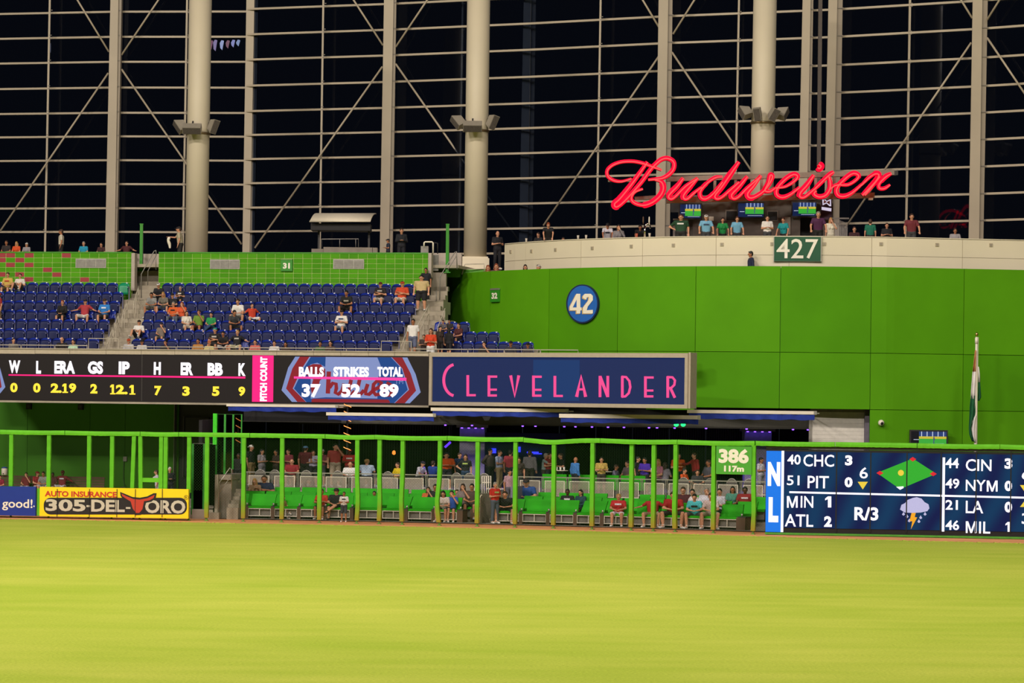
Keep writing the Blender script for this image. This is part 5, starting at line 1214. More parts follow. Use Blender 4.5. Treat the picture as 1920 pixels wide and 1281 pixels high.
letters=[('letter',[(s1([(770,250),(690,218),(600,185),(500,155),(400,143),(280,152),(180,190),(120,250),(125,320),(190,370),(290,385),(410,350)]),5.4),
   (s1([(600,150),(510,280),(400,430),(270,590),(205,650),(220,690),(280,660),(400,540),(530,390),(640,240),(710,165),(780,115),(850,108),(915,150),(915,230),(860,300),(780,345),(700,355),(610,365)]),lambda q:7.0 if q>.3 else 9.5),
   (s1([(690,365),(760,385),(790,440),(780,510),(730,580),(640,645),(540,670),(440,640),(405,580),(450,510),(545,475)]),lambda q:9.5 if .1<q<.6 else 6.0)]),
 ('letter',[(s1([(1030,345),(960,440),(880,520),(850,570),(885,595),(940,560),(1060,440),(1200,345)]),lambda q:9 if q<.4 else 5.5),(s1([(1205,345),(1110,450),(1035,545),(1040,590),(1080,592),(1150,530),(1250,450)]),lambda q:9 if q<.5 else 5.5)]),
 ('letter',[(s1([(1500,330),(1420,335),(1320,400),(1235,500),(1245,580),(1310,590),(1400,520),(1500,390)]),lambda q:5.5 if q<.3 else 7),(s1([(1700,150),(1600,290),(1490,450),(1410,550),(1430,592),(1490,575),(1600,480),(1700,390)]),lambda q:10 if q<.5 else 5.5)]),
 ('letter',[(s1([(1800,325),(1700,445),(1610,540),(1630,590),(1690,570),(1800,460),(1950,330)]),lambda q:9 if q<.45 else 5.5),(s2([(235,250),(150,370),(75,460),(90,512),(150,510),(250,450),(320,370),(365,290),(370,250),(345,245),(325,330),(280,425),(340,440),(400,400)]),lambda q:9 if q<.3 else 7)]),
 ('letter',[(s2([(405,395),(520,385),(630,320),(675,260),(625,235),(530,290),(430,400),(425,480),(490,512),(580,480),(700,390)]),lambda q:5.5 if q<.25 else 7.5)]),
 ('letter',[(s2([(870,245),(790,360),(710,450),(700,500),(745,512),(820,460),(960,330)]),lambda q:9 if q<.5 else 5.5),(s2([(925,115),(955,135),(935,165),(915,150)]),11)]),
 ('letter',[(s2([(870,420),(960,330),(1050,245),(1110,205)]),7),(s2([(1050,260),(1065,330),(1060,410),(1010,485),(930,505),(870,470),(895,430)]),7.5)]),
 ('letter',[(s2([(1060,415),(1140,360),(1280,360),(1390,290),(1400,240),(1330,225),(1230,300),(1145,400),(1155,480),(1230,500),(1330,455),(1450,350)]),lambda q:5.5 if q<.3 else 7.5)]),
 ('letter',[(s2([(1440,365),(1530,275),(1605,228),(1650,245),(1600,330),(1450,485)]),lambda q:6 if q<.4 else 9),(s2([(1480,485),(1590,350),(1660,260)]),6),(s2([(1800,225),(1730,265),(1655,345),(1655,400),(1715,405),(1785,360)]),lambda q:8 if q<.35 else 6)])]
for nm,sts in letters:
    first=None
    for pts,w_ in sts:
        o=bstroke(pts,w_,t,'letter_stroke')
# ---------------------------------------------------------------- flag
FYY=138.3
b0=P(1829.3,836,FYY); tp_=P(1831.2,632,FYY)
t=thing('flagpole','pale flagpole with gold ball standing behind the scoreboard','flagpole',Matrix.Translation((b0.x,FYY,0)))
MB().tube([(0,0,0),(0,0,b0.z),(tp_.x-b0.x,0,tp_.z)],[.09,.075,.055],12).build('pole',OFFW,t,True); MB().lathe([(.075,-.1),(.075,.16)],(tp_.x-b0.x,0,tp_.z-.2),12).build('truck',OFFW,t,True); MB().ell((tp_.x-b0.x,0,tp_.z+.12),(.07,.07,.09)).build('ball',mat('gold_ball','d8b070',.2,.9),t,True); MB().tube([(.02,-.1,b0.z+.6),(.05,-.12,tp_.z)],.008,5).build('halyard',OFFW,t)
t=thing('flag','limp orange white and green striped flag hanging from the pole','flag',Matrix.Translation((b0.x,FYY,0)))
def zpx(y): return P(1829,y,FYY).z
def flagpart(name,m,rows):   # rows: (y, xl, xr) pixel outline; folded in depth
    vs=[];fs=[];nx=10
    for y,xl,xr in rows:
        for i in range(nx+1):
            s=i/nx; x=lerp(xl,xr,s); p=P(x,y,FYY); vs.append((p.x-b0.x,-.09+.07*math.sin(s*math.pi*3+.02*y)*-1,p.z))
    for j in range(len(rows)-1):
        for i in range(nx): a=j*(nx+1)+i; fs.append((a,a+1,a+nx+2,a+nx+1))
    o=MB().add(vs,fs).build(name,m,t,True); md=o.modifiers.new('s','SOLIDIFY'); md.thickness=.012
OR=mat('orange_flag_cloth','c98a5a',.8,var=.08); WH=mat('white_flag_cloth','e6e0da',.8,var=.04); GR=mat('dark_green_flag_cloth','0f5a34',.8,var=.1)
flagpart('orange_stripe',OR,[(657,1827.5,1829.5),(670,1826,1829.5),(685,1824,1829.5),(697,1822.5,1829.5)])
flagpart('white_stripe',WH,[(697,1822.5,1829.5),(720,1820.5,1829.3),(735,1819.5,1829.3),(748,1819,1829)])
flagpart('green_stripe',GR,[(742,1819.5,1829.2),(760,1817.5,1829),(775,1817,1828.5),(790,1816.5,1824),(803,1816,1820.5),(815,1817,1822),(828,1822,1827)])
flagpart('white_fold',WH,[(779,1828,1829.3),(790,1822.5,1829.2),(805,1820,1829),(820,1822,1829),(829,1826,1829)])
flagpart('green_fold',GR,[(716,1833,1837.5),(730,1833,1838.5),(745,1832.5,1839.5),(752,1832.5,1836)]); flagpart('white_edge_fold',WH,[(688,1833,1834.5),(700,1833,1836.5),(717,1833,1837.5)])
# beer taps and cups along the parapet
def parp(x,y=None,dv=.2):
    p=wallpt(x,RP+.03-dv); return Vector((p.x,p.y,13.06))
for x,l in ((985,'nearest the left end'),(1082,'clear plastic, left of a pair'),(1097,'clear plastic, right of a pair'),(1192,'reddish drink beside the woman in grey'),(1216,'tall, beside the beer taps')): cup(parp(x),'plastic cup on the cream parapet, '+l,mat('clear_plastic','c9beb0',.2) if x!=1192 else mat('red_cup','b5543c',.4),'cups on the cream parapet',1.2,'plastic_cup')
p=parp(1207,dv=.25); t=thing('beer_tap','chrome beer tap tower with two handles on the parapet','beer tap',Matrix.Translation(p))
CH=mat('chrome','d8d4cc',.12,1.0)
MB().tube([(0,0,0),(0,0,.55)],.05,10).build('tower',CH,t,True); MB().tube(smoothpath([(0,0,.5),(.1,0,.62),(.22,0,.6),(.25,0,.4)]),.035,8).build('neck',CH,t,True)
for x in (-.08,.2): MB().lathe([(.02,0),(.035,.1),(.03,.3),(.01,.34)],(x,0,.62),8).build('tap_handle',OFFW if x>0 else BROWN,t,True)
# ---------------------------------------------------------------- people
SKIN={'l':'c98f6e','m':'a86c4a','d':'5e3a28','t':'b87c58'}
def PMt(hexc): return mat('cloth_'+hexc,hexc,.8,var=.1,scale=5)
HAIRC={'brown':'3a2418','black':'120d0c','blond':'b08648','grey':'8f877c','white':'d8d2c6','red':'8a3f20','bald':None}
def rot(v,lean): return Matrix.Rotation(-lean,3,'X').inverted()@Vector(v) if False else Matrix.Rotation(lean,3,'X')@Vector(v)
def make_pose(sit=False,lean=0.0,arms=('down','down'),legs='std',headpitch=0.0,headyaw=0.0):
    J={}; zp=.52 if sit else .93
    Pv=Vector((0,0,zp)); rt=lambda v: Matrix.Rotation(lean,3,'X')@Vector(v)
    J['P']=Pv; J['C']=Pv+rt((0,0,.30)); J['N']=Pv+rt((0,.01,.52))
    J['H']=J['N']+Matrix.Rotation(lean*.5+headpitch,3,'X')@Vector((0,-.025,.16)); J['hp']=lean*.5+headpitch; J['hy']=headyaw
    for s,k,a in ((-1,'L',arms[0]),(1,'R',arms[1])):
        sh=J['N']+rt((s*.185,0,-.06)); 
        if a=='down': el=sh+Vector((s*.06,.03,-.27)); wr=el+Vector((s*.01,-.06,-.24))
        elif a=='front': el=sh+Vector((s*.07,-.02,-.27)); wr=Vector((s*.06,el.y-.22,el.z+.04))
        elif a=='rail': el=sh+Vector((s*.10,-.08,-.25)); wr=el+Vector((s*.0,-.14,-.19))
        elif a=='face': el=sh+Vector((s*.08,-.18,-.19)); wr=J['H']+Vector((s*.06,-.15,-.10))
        elif a=='cross': el=sh+Vector((s*.09,-.06,-.25)); wr=Vector((-s*.08,el.y-.17,el.z+.06+.03*s))
        elif a=='wide': el=sh+Vector((s*.21,.05,-.16)); wr=el+Vector((s*.15,-.15,-.04))
        elif a=='lap': el=sh+Vector((s*.07,-.09,-.25)); wr=Vector((s*.07,-.34 if sit else el.y-.15,zp+.15))
        elif a=='hang': el=sh+Vector((s*.05,-.18,-.20)); wr=el+Vector((-s*.03,-.10,-.23))
        elif a=='hip': el=sh+Vector((s*.20,.05,-.22)); wr=Vector((s*.16,-.02,zp+.10))
        elif a=='reach': el=sh+Vector((s*.05,-.22,-.14)); wr=el+Vector((0,-.23,.02))
        J['s'+k],J['e'+k],J['w'+k]=sh,el,wr
        if not sit:
            J['h'+k]=Vector((s*.09,0,.90)); J['k'+k]=Vector((s*.11,-.02,.50)); J['a'+k]=Vector((s*.12,.02,.09)); J['t'+k]=Vector((s*.14,-.15,.035))
            if legs=='step': J['k'+k]=Vector((s*.11,-.02-s*.10,.50)); J['a'+k]=Vector((s*.12,.05+ -s*.18,.09)); J['t'+k]=J['a'+k]+Vector((.02*s,-.16,-.055))
        else:
            J['h'+k]=Vector((s*.10,-.02,.50)); J['k'+k]=Vector((s*.16,-.44,.52)); J['a'+k]=Vector((s*.16,-.44,.09)); J['t'+k]=Vector((s*.18,-.60,.035))
            if legs=='wide': J['k'+k]=Vector((s*.27,-.40,.54)); J['a'+k]=Vector((s*.24,-.42,.09)); J['t'+k]=Vector((s*.30,-.56,.035))
            if legs=='up': J['k'+k]=Vector((s*.20,-.36,.80)); J['a'+k]=Vector((s*.20,-.62,.46)); J['t'+k]=Vector((s*.22,-.76,.52))
            if legs=='cross' and s>0: J['k'+k]=Vector((.06,-.46,.62)); J['a'+k]=Vector((-.18,-.60,.36)); J['t'+k]=Vector((-.24,-.72,.28))
    return J
def cap(mb,a,b,ra,rb,n=10):
    a=Vector(a); b=Vector(b); d=(b-a); L_=d.length
    if L_<1e-5: return
    d.normalize()
    pts=[a-d*ra*.95,a-d*ra*.7,a-d*ra*.35,a,b,b+d*rb*.35,b+d*rb*.7,b+d*rb*.95]
    rs=[ra*.2,ra*.71,ra*.94,ra,rb,rb*.94,rb*.71,rb*.2]
    mb.tube(pts,rs,n)
def torso(mb,J,g,fem):
    P_,C,N=J['P'],J['C'],J['N']; sh=.93 if fem else 1
    cap(mb,J['sL'],J['sR'],.062+g,.062+g)
    for s in (-1,1):
        x=Vector((s,0,0))
        cap(mb,C+x*.085*sh+(N-C)*.35,P_+x*.065+(C-P_)*.12,.108*sh+g,.098+g)
    cap(mb,C+(N-C)*.5,P_+(C-P_)*.1,.115+g,.11+g)
    cap(mb,P_+Vector((-.07,0,0)),P_+Vector((.07,0,0)),.115+g,.115+g)
    if fem:
        for s in (-1,1): cap(mb,C+Vector((s*.07,-.08,.03)),C+Vector((s*.07,-.09,.0)),.062+g*.6,.062+g*.6)
def remesh(mb,name,vox,m,sm=2):
    me=mb.mesh('t',None); o=bpy.data.objects.new('t',me); COL.objects.link(o)
    r=o.modifiers.new('r','REMESH'); r.mode='VOXEL'; r.voxel_size=vox; r.use_smooth_shade=True
    s=o.modifiers.new('s','SMOOTH'); s.factor=.5; s.iterations=sm
    dg=bpy.context.evaluated_depsgraph_get(); me2=bpy.data.meshes.new_from_object(o.evaluated_get(dg)); bpy.data.objects.remove(o); bpy.data.meshes.remove(me)
    me2.name=name; me2.materials.clear(); me2.materials.append(m); me2.polygons.foreach_set('use_smooth',[True]*len(me2.polygons)); return me2
def headM(J): return Matrix.Translation(J['H'])@Matrix.Rotation(J['hy'],4,'Z')@Matrix.Rotation(J['hp'],4,'X')
def body_mesh(J,fem):
    mb=MB(); g=0; torso(mb,J,0,fem); HM=headM(J)
    cap(mb,J['N']+Vector((0,0,-.04)),J['H']+Vector((0,.01,-.05)),.058,.054)
    mb.ell((0,0,.0),(.076,.096,.118),16,12,HM); mb.ell((0,-.03,-.065),(.052,.058,.058),12,8,HM)
    cap(mb,HM@Vector((0,-.088,.012)),HM@Vector((0,-.112,-.022)),.012,.017,8)
    for s in (-1,1): mb.ell((s*.08,.01,-.01),(.014,.026,.036),8,6,HM)
    for k,s in (('L',-1),('R',1)):
        cap(mb,J['s'+k],J['e'+k],.052,.042); cap(mb,J['e'+k],J['w'+k],.042,.028)
        d=(J['w'+k]-J['e'+k]).normalized(); side=Vector((1,0,0)); nr=d.cross(side)
        if nr.length<.2: side=Vector((0,1,0)); nr=d.cross(side)
        nr.normalize(); side=nr.cross(d).normalized()
        w_=J['w'+k]; pc=w_+d*.055
        for q in (-.026,0,.026): cap(mb,w_+side*q*.5,w_+d*.085+side*q,.017,.016,8)
        for i,(q,ln) in enumerate(((-.034,.055),(-.012,.068),(.011,.063),(.033,.048))):
            a=w_+d*.09+side*q; b=a+d*ln*.55; c=b+(d*.6+nr*(-.8 if nr.y>0 else .8)).normalized()*ln*.5
            cap(mb,a,b,.0095,.0088,6); cap(mb,b,c,.0088,.0078,6)
        a=w_+d*.03+side*(-s)*.03; cap(mb,a,a+(d*.5+side*(-s)*.7).normalized()*.045,.012,.010,6); 
        cap(mb,J['h'+k],J['k'+k],.088,.06); cap(mb,J['k'+k],J['k'+k].lerp(J['a'+k],.35),.058,.06); cap(mb,J['k'+k].lerp(J['a'+k],.35),J['a'+k],.06,.036); cap(mb,J['a'+k],J['t'+k],.04,.032)
    return remesh(mb,'body',.0125,None)
def shirt_mesh(J,fem,long_):
    mb=MB(); torso(mb,J,.018,fem)
    for k in 'LR':
        if long_: cap(mb,J['s'+k],J['e'+k],.066,.055); cap(mb,J['e'+k],J['e'+k].lerp(J['w'+k],.92),.055,.040)
        else: cap(mb,J['s'+k],J['s'+k].lerp(J['e'+k],.62),.068,.062)
    return remesh(mb,'shirt',.017,None)
def pants_mesh(J,fem,long_):
    mb=MB(); P_=J['P']; cap(mb,P_+Vector((-.07,0,-.0)),P_+Vector((.07,0,-.0)),.135,.135)
    for k in 'LR':
        if long_: cap(mb,J['h'+k],J['k'+k],.105,.078); cap(mb,J['k'+k],J['k'+k].lerp(J['a'+k],.95),.078,.06)
        else: cap(mb,J['h'+k],J['h'+k].lerp(J['k'+k],.86),.108,.092)
    return remesh(mb,'trousers' if long_ else 'shorts',.018,None)
def shoe_mesh(J):
    mb=MB()
    for k in 'LR': cap(mb,J['a'+k]+Vector((0,.02,-.035)),J['t'+k]+Vector((0,0,0)),.048,.042); cap(mb,J['a'+k],J['a'+k]+(J['k'+k]-J['a'+k]).normalized()*.04,.042,.042)
    return remesh(mb,'shoes',.014,None)
def hair_mesh(kind):
    mb=MB()
    if kind in('short','long','bun','fringe'):
        mb.ell((0,.018,.028),(.088,.100,.108),14,9); mb.ell((0,.05,-.02),(.074,.066,.07),12,8); mb.ell((0,-.055,.085),(.058,.04,.03),10,6)
        if kind=='long':
            for s in (-1,1): cap(mb,(s*.065,.04,0),(s*.085,.05,-.26),.042,.032)
            cap(mb,(0,.075,0),(0,.085,-.28),.07,.05)
        if kind=='bun': mb.ell((0,.12,.03),(.045,.045,.045),10,7); cap(mb,(0,.12,.03),(0,.15,-.12),.03,.015)
    if kind=='cap':
        mb.ell((0,.012,.052),(.090,.108,.078),16,9); cap(mb,(-.045,-.095,.045),(.045,-.095,.045),.016,.016); cap(mb,(-.035,-.145,.036),(.035,-.145,.036),.012,.012); cap(mb,(0,-.09,.045),(0,-.15,.037),.03,.022)
    if kind=='capback':
        mb.ell((0,.012,.052),(.090,.108,.078),16,9); cap(mb,(-.04,.12,.03),(.04,.12,.03),.015,.015); cap(mb,(-.03,.165,.02),(.03,.165,.02),.012,.012); cap(mb,(0,.1,.03),(0,.165,.02),.03,.022)
    if kind=='hat':
        mb.ell((0,.005,.075),(.085,.1,.07),14,8); mb.lathe([(.10,.045),(.175,.04),(.178,.05),(.10,.062)],n=24)
    return remesh(mb,'cap' if kind in('cap','capback') else ('hat' if kind=='hat' else 'hair'),.011,None,1)
def eyes_mesh():
    mb=MB(); 
    for s in (-1,1): mb.ell((s*.031,-.088,.012),(.014,.008,.008),8,5)
    return mb.mesh('eyes',mat('dark_eye','1a1210',.3),True)
def mouth_mesh():
    mb=MB(); mb.ell((0,-.092,-.05),(.019,.006,.004),8,5); return mb.mesh('mouth',mat('lip_red','8a3a32',.5),True)
EYE=eyes_mesh(); MOUTH=mouth_mesh()
POSES={
 'stand':dict(), 'walk':dict(legs='step'), 'fold':dict(arms=('cross','cross')), 'hold':dict(arms=('front','front')), 'rail':dict(lean=.18,arms=('rail','rail')),
 'hang':dict(lean=.55,arms=('hang','hang'),headpitch=.1), 'face':dict(arms=('down','face')), 'hip':dict(arms=('hip','down')), 'reach':dict(arms=('reach','down'),lean=.1), 'look':dict(arms=('front','down'),headyaw=.6),
 'sit':dict(sit=True,arms=('lap','lap')), 'sitfold':dict(sit=True,arms=('cross','cross'),lean=-.08), 'sitface':dict(sit=True,arms=('lap','face')), 'sitwide':dict(sit=True,arms=('wide','wide'),lean=-.1,legs='wide'),
 'sitlean':dict(sit=True,lean=.35,arms=('lap','lap'),legs='wide'), 'situp':dict(sit=True,lean=-.15,arms=('cross','cross'),legs='up'), 'sitcross':dict(sit=True,arms=('lap','lap'),legs='cross'), 'sitturn':dict(sit=True,arms=('lap','front'),headyaw=.7)}
PC={}
def pm(key,fn):
    if key not in PC: PC[key]=fn()
    return PC[key]
def child(nm,me,par,m,M=None):
    o=bpy.data.objects.new(nm,me); COL.objects.link(o); o.parent=par
    if M is not None: o.matrix_local=M
    if m is not None:
        if len(me.materials)==0: me.materials.append(m)
        o.material_slots[0].link='OBJECT'; o.material_slots[0].material=m
    return o
LONG=set()
def person(M,scale,pose,label,shirt,pants,hair,skin='l',fem=False,ls=False,lp=False,cap_=None,group=None,girth=1.0,shoes='d8d4cc',prt=None):
    key=(pose,fem)
    J=pm(('J',pose),lambda: make_pose(**POSES[pose]))
    t=thing('person',label,'person',M@Matrix.Diagonal((scale*girth*(.94 if fem else 1),scale*(.5+.5*girth),scale,1)),group)
    sk=mat('skin_'+skin,SKIN[skin],.55,var=.06,scale=8)
    child('body',pm(('b',)+key,lambda: body_mesh(J,fem)),t,sk)
    child('shirt',pm(('s',ls)+key,lambda: shirt_mesh(J,fem,ls)),t,PMt(shirt))
    child('trousers' if lp else 'shorts',pm(('p',lp)+key,lambda: pants_mesh(J,fem,lp)),t,PMt(pants))
    child('shoes',pm(('f',pose),lambda: shoe_mesh(J)),t,PMt(shoes))
    HM=headM(J)
    hk,hc=hair
    if HAIRC.get(hc): child('hair',pm(('h',hk),lambda: hair_mesh(hk)),t,mat('hair_'+hc,HAIRC[hc],.6,var=.15,scale=20),HM)
    if cap_: child('hat' if cap_[0]=='hat' else 'cap',pm(('h',cap_[0]),lambda: hair_mesh(cap_[0])),t,PMt(cap_[1]),HM)
    child('eyes',EYE,t,None,HM); child('mouth',MOUTH,t,None,HM)
    if prt:   # printed mark on the chest
        p=J['C'].lerp(J['N'],.35)
        lean=POSES[pose].get('lean',0)
        B(-.11,.11,-.145,-.138,-.03,.035).build('chest_print',PMt(prt),t,M=Matrix.Translation(p)@Matrix.Rotation(lean,4,'X'))
    return t
def headtop(pose):
    J=pm(('J',pose),lambda: make_pose(**POSES[pose])); return J['H'].z+.125
def yawM(x,y,z,yaw): return Matrix.Translation((x,y,z))@Matrix.Rotation(yaw,4,'Z')
def colr(c): return c
N_P=0
def desc(shirt): return shirt
# --- a person in seating row i at pixel column px
def bowlp(px,i,pose,label,shirt,pants,hair,yaw=0,sc=None,dv=0,htop=None,**k):
    v=row_v(i)-.0+dv; u=stu(px,v,610); z=row_z(i); s=sc or (.97 if k.get('fem') else 1.03)
    if htop is not None:
        zz=ST.at(px,htop,v)[1]; s=(zz-z)/headtop(pose); s=max(.72,min(1.2,s))
    if pose.startswith('sit') :
        for e in SEATS:
            if e[0]==i and abs(e[1]-u)<.284: e[3].data=SD_; break
        w_=ST.M(u,v-.10,z)
    else: w_=ST.M(u,v-.42,z)
    return person(w_@Matrix.Rotation(yaw,4,'Z'),s,pose,label,shirt,pants,hair,**k)
SEATLIST=None
# --- a person whose head top shows at (px,py), standing on deck z; depth solved between Y0..Y1
def deckp(px,py,z,Y0,Y1,pose,label,shirt,pants,hair,yaw=0,h=1.72,**k):
    ht=headtop(pose); s=h/1.745; k_,m_=km(px,py)
    target=z+ht*s-CAMH
    Y=target/m_ if abs(m_)>1e-5 else Y0
    if m_*target<0: Y=Y1
    Y=max(Y0,min(Y1,Y)); s=(CAMH+m_*Y-z)/ht; s=max(.6,min(1.22,s))
    ang=math.atan(-.2) if px<1000 else 0
    return person(yawM(k_*Y,Y,z,yaw+ang*.5),s,pose,label,shirt,pants,hair,**k)
def wallp(px,py,pose,label,shirt,pants,hair,d0=.62,d1=9,yaw=0,**k):   # on the terrace behind the parapet
    w0=wallpt(px,RP).y; d0+=.6 if POSES[pose].get('sit') else 0
    return deckp(px,py,DECK-.0,w0+d0,w0+d1,pose,label,shirt,pants,hair,yaw=yaw,**k)
def patiop(px,py,pose,label,shirt,pants,hair,d0=7.6,d1=13,yaw=0,z=PD,**k):
    return deckp(px,py,z,YF(px)+d0,YF(px)+d1,pose,label,shirt,pants,hair,yaw=yaw,**k)
def loungep(px,py,row,pose,label,shirt,pants,hair,yaw=0,**k):
    d={1:3.2,2:4.55,3:5.75}[row]; z={1:.03,2:.13,3:.29}[row]
    Y=YF(px)+d+.42; p=P(px,py,Y); s=(p.z-z)/headtop(pose); s=max(.75,min(1.25,s))
    return person(yawM(p.x,Y,z,yaw-.17),s,pose,label,shirt,pants,hair,**k)
B_='bald'
sh,lo=('short','brown'),('long','brown'); BK_=('short','black'); BL=('long','black'); BO=('long','blond'); GRY=('short','grey'); NO=('short','bald')
# seating bowl
g=bowlp
g(15,7,'sit','person in a red and yellow plaid shirt on the top row, far left','c8a850','6a5a40',sh,htop=511,prt='b03a2c')
g(37,7,'situp','person in a white shirt with bare legs raised, top row far left','d8d0c4','3a3430',sh,htop=513)
g(4,4,'walk','standing man in red shirt and cap with khaki shorts, far left of the seats','8e1a24','a88a64',sh,htop=550,yaw=-.9,cap_=('cap','a82a30'),skin='l')
g(118,4,'sit','woman in black top with reddish hair seated alone in the left block','15120f','3a3632',('short','red'),htop=563,fem=True,ls=True)
g(160,4,'sitwide','man in red shirt and white shorts, arms spread over the seats','a8323a','cfcac2',sh,htop=561,cap_=('cap','1a1a2e'))
g(197,4,'sit','man in bright blue T-shirt at the left aisle end of his row','2878c0','4a463c',sh,htop=560,cap_=('cap','3a2a20'),prt='d8dce8')
g(27,0,'sit','dark-haired person in grey shirt low behind the rail, far left','6a6460','3a3430',sh,htop=634,yaw=.8)
g(118,0,'sit','bald man in black low behind the rail of the left block','1a1614','2a2624',NO,htop=632)
g(139,0,'sit','woman in mint green top low behind the rail of the left block','b4d4b0','3a3430',lo,htop=636.5,fem=True)
g(300,6,'sitlean','man in black shirt and white cap at the left end of the middle block','17161c','2a2826',sh,htop=531,cap_=('cap','e4e0d8'))
g(287,5,'sitlean','dark-skinned man in grey shirt leaning into the left aisle with a bag','8a8884','6a6258',('short','black'),htop=549,skin='m')
g(309,5,'sitlean','blonde woman in grey top leaning forward beside the left aisle','6f685c','4a5468',BO,htop=548,fem=True)
g(324,5,'sit','person in plain black shirt and cap behind the orange-sleeved pair','17161a','1a1a20',sh,htop=550,cap_=('cap','1a1820'))
g(338,6,'sitfold','grey-haired woman in black and white striped top','1c1a1e','2a2826',GRY,htop=537,fem=True,prt='d8d4cc')
g(326,4,'sit','grey-haired man in black shirt with orange sleeves','d05a20','5a6270',GRY,htop=566,prt='1a1614',lp=True)
g(342,4,'sitface','woman in orange jersey, hand at her mouth','d2542a','5a6270',('long','red'),htop=566,fem=True,lp=True)
g(351,3,'sit','woman with long brown hair in white top, legs stretched','d8cfc0','c8b8a4',lo,htop=583,fem=True,yaw=.5)
g(374,3,'sitface','person in maroon and lime top beside the green-shirted man','6a8a2c','5a2a28',sh,htop=581,skin='m')
g(397,3,'sitcross','man in bright green shirt and blue jeans, legs crossed','1f8a46','2c4468',BK_,htop=586,lp=True)
g(437,3,'sitlean','man in dark grey and orange shirt leaning toward the man in white','3a3a3c','2a2624',BK_,htop=582,skin='m',yaw=.7)
g(449,4,'sitlean','young man in white T-shirt in the middle of the centre block','e0dad2','7a7468',sh,htop=561)
g(474,4,'sitwide','person in orange-red shirt with white shorts stretched along a row','c23a1e','d8d4cc',sh,htop=569,yaw=.6)
g(261,2,'situp','man in white shirt and black cap with arms folded on his knees, by the aisle','ddd8d0','17151a',sh,htop=600,cap_=('cap','221a1e'))
g(304,2,'sitface','man in grey and red shirt and navy cap covering his face','7a6c62','6a6452',sh,htop=605,cap_=('cap','1a1c34'))
g(404,1,'sitfold','person in black shirt with turquoise cap','191517','2a2624',sh,htop=614,cap_=('capback','1a9a94'),prt='b8b0a8')
g(422,1,'sitlean','dark-skinned man in black shirt between the turquoise cap and blond persons','17141a','d0c8c0',BK_,htop=621.5,skin='m')
g(446,1,'sitwide','blond person in black shirt with arms spread','161317','c8c09c',('short','blond'),htop=619,prt='b8b0a8')
for x,y,l,c,hr_,cp,sk in ((243,635,'person in orange cap low behind the rail at the left aisle','b8b4b0',sh,('cap','d84a1c'),'l'),(268,637,'person in black cap and white shirt low behind the rail','c8c4c0',BK_,('cap','17151a'),'m'),
   (312,638,'person in sunglasses and black top low behind the rail','1c181c',BK_,None,'m'),(373,635,'dark-skinned person in colourful top low behind the rail','b07a3a',BK_,None,'m'),(394,639,'child in orange and white cap low behind the rail','c8b878',sh,('cap','e07a4a'),'l'),
   (480,637,'person with dark hair in coral top low behind the rail','c8645a',BK_,None,'l'),(516,639.5,'man in white shirt alone low behind the rail','dcd8d4',sh,None,'l'),(537,641,'woman with brown skin low behind the rail, right of the man in white','3a2a26',BL,None,'m'),
   (602,640,'dark-haired man in green shirt low behind the rail','3a5a34',BK_,None,'m'),(621,639,'long-haired woman beside the green-shirted man low behind the rail','4a3a34',BL,None,'l'),
   (909,641,'person resting hands on face low behind the right rail','2a2422',sh,None,'l'),(959,639.5,'person in black cap low behind the right rail','2a2a34',BK_,('cap','1a1820'),'m'),(991,642.5,'person in white-marked black cap at the right end of the rail','3a3438',BK_,('cap','17151a'),'m')):
    g(x,0,'sitface' if x in(909,312) else 'sit',l,c,'2a2624',hr_,htop=y,cap_=cp,skin=sk,fem='woman' in l)
g(641,3,'sitfold','boy in white jersey and black cap alone in the middle block','e2dcd4','8a94a4',sh,htop=581,cap_=('cap','1a181a'),prt='3a4a6a')
g(652,5,'sitlean','dark-skinned man in black shirt with white print, elbows on knees','15130f','2a2622',BK_,htop=545,skin='m',prt='b0a898')
g(713,6,'sitfold','man in black jersey and orange-billed cap, arms folded','1e1614','c8beb0',sh,htop=529,cap_=('cap','6a2a18'),prt='a8a098')
g(754,6,'sitfold','man in orange shirt and orange cap near the right aisle','c8441c','d8d2c6',sh,htop=527.5,cap_=('cap','c8401c'),girth=1.1)
g(793,6,'stand','big man in tan shirt standing at the top of the right aisle','c4ab78','17151a',BK_,htop=517,girth=1.45,dv=-.2)
g(801,7,'stand','man in black polo behind the big man in tan','17171e','1a1a22',BK_,htop=503,lp=True,skin='m',dv=.9)
g(778.5,1,'walk','boy in white T-shirt and grey shorts stepping down the right aisle','e0dad4','5a6078',BK_,htop=598.5,skin='m')
g(812,0,'hold','woman in orange top and white shorts standing by the rail','cc3e18','dcd8d0',lo,htop=616,fem=True,dv=.35)
g(799,.4,'hold','child partly hidden behind the woman in orange','3a2a24','2a2624',sh,htop=628,dv=.3)
g(833,3,'sitlean','dark-haired person in grey top at the left end of the right seats','5a5458','2a2624',sh,htop=601,fem=True)
g(843.5,3,'sit','person with black hair behind the group by the curved wall','2a2422',BK_,BK_,htop=600,skin='m') if False else g(843.5,3,'sit','person with black hair behind the group by the curved wall','2a2422','1a1820',BK_,htop=600,skin='m')
g(829,1,'stand','woman in brown top bending beside the backpack','3a2a22','2a2420',BL,htop=612,fem=True,yaw=.8,ls=False)
g(846,1,'walk','person in black with a backpack seen from behind among the right seats','131113','17151a',BL,htop=616,fem=True,yaw=3.0,ls=True)
g(861,2,'sit','woman in dark maroon top turned left beside the curved wall','4a1c1c','1a1820',lo,htop=606,fem=True,yaw=-.4)
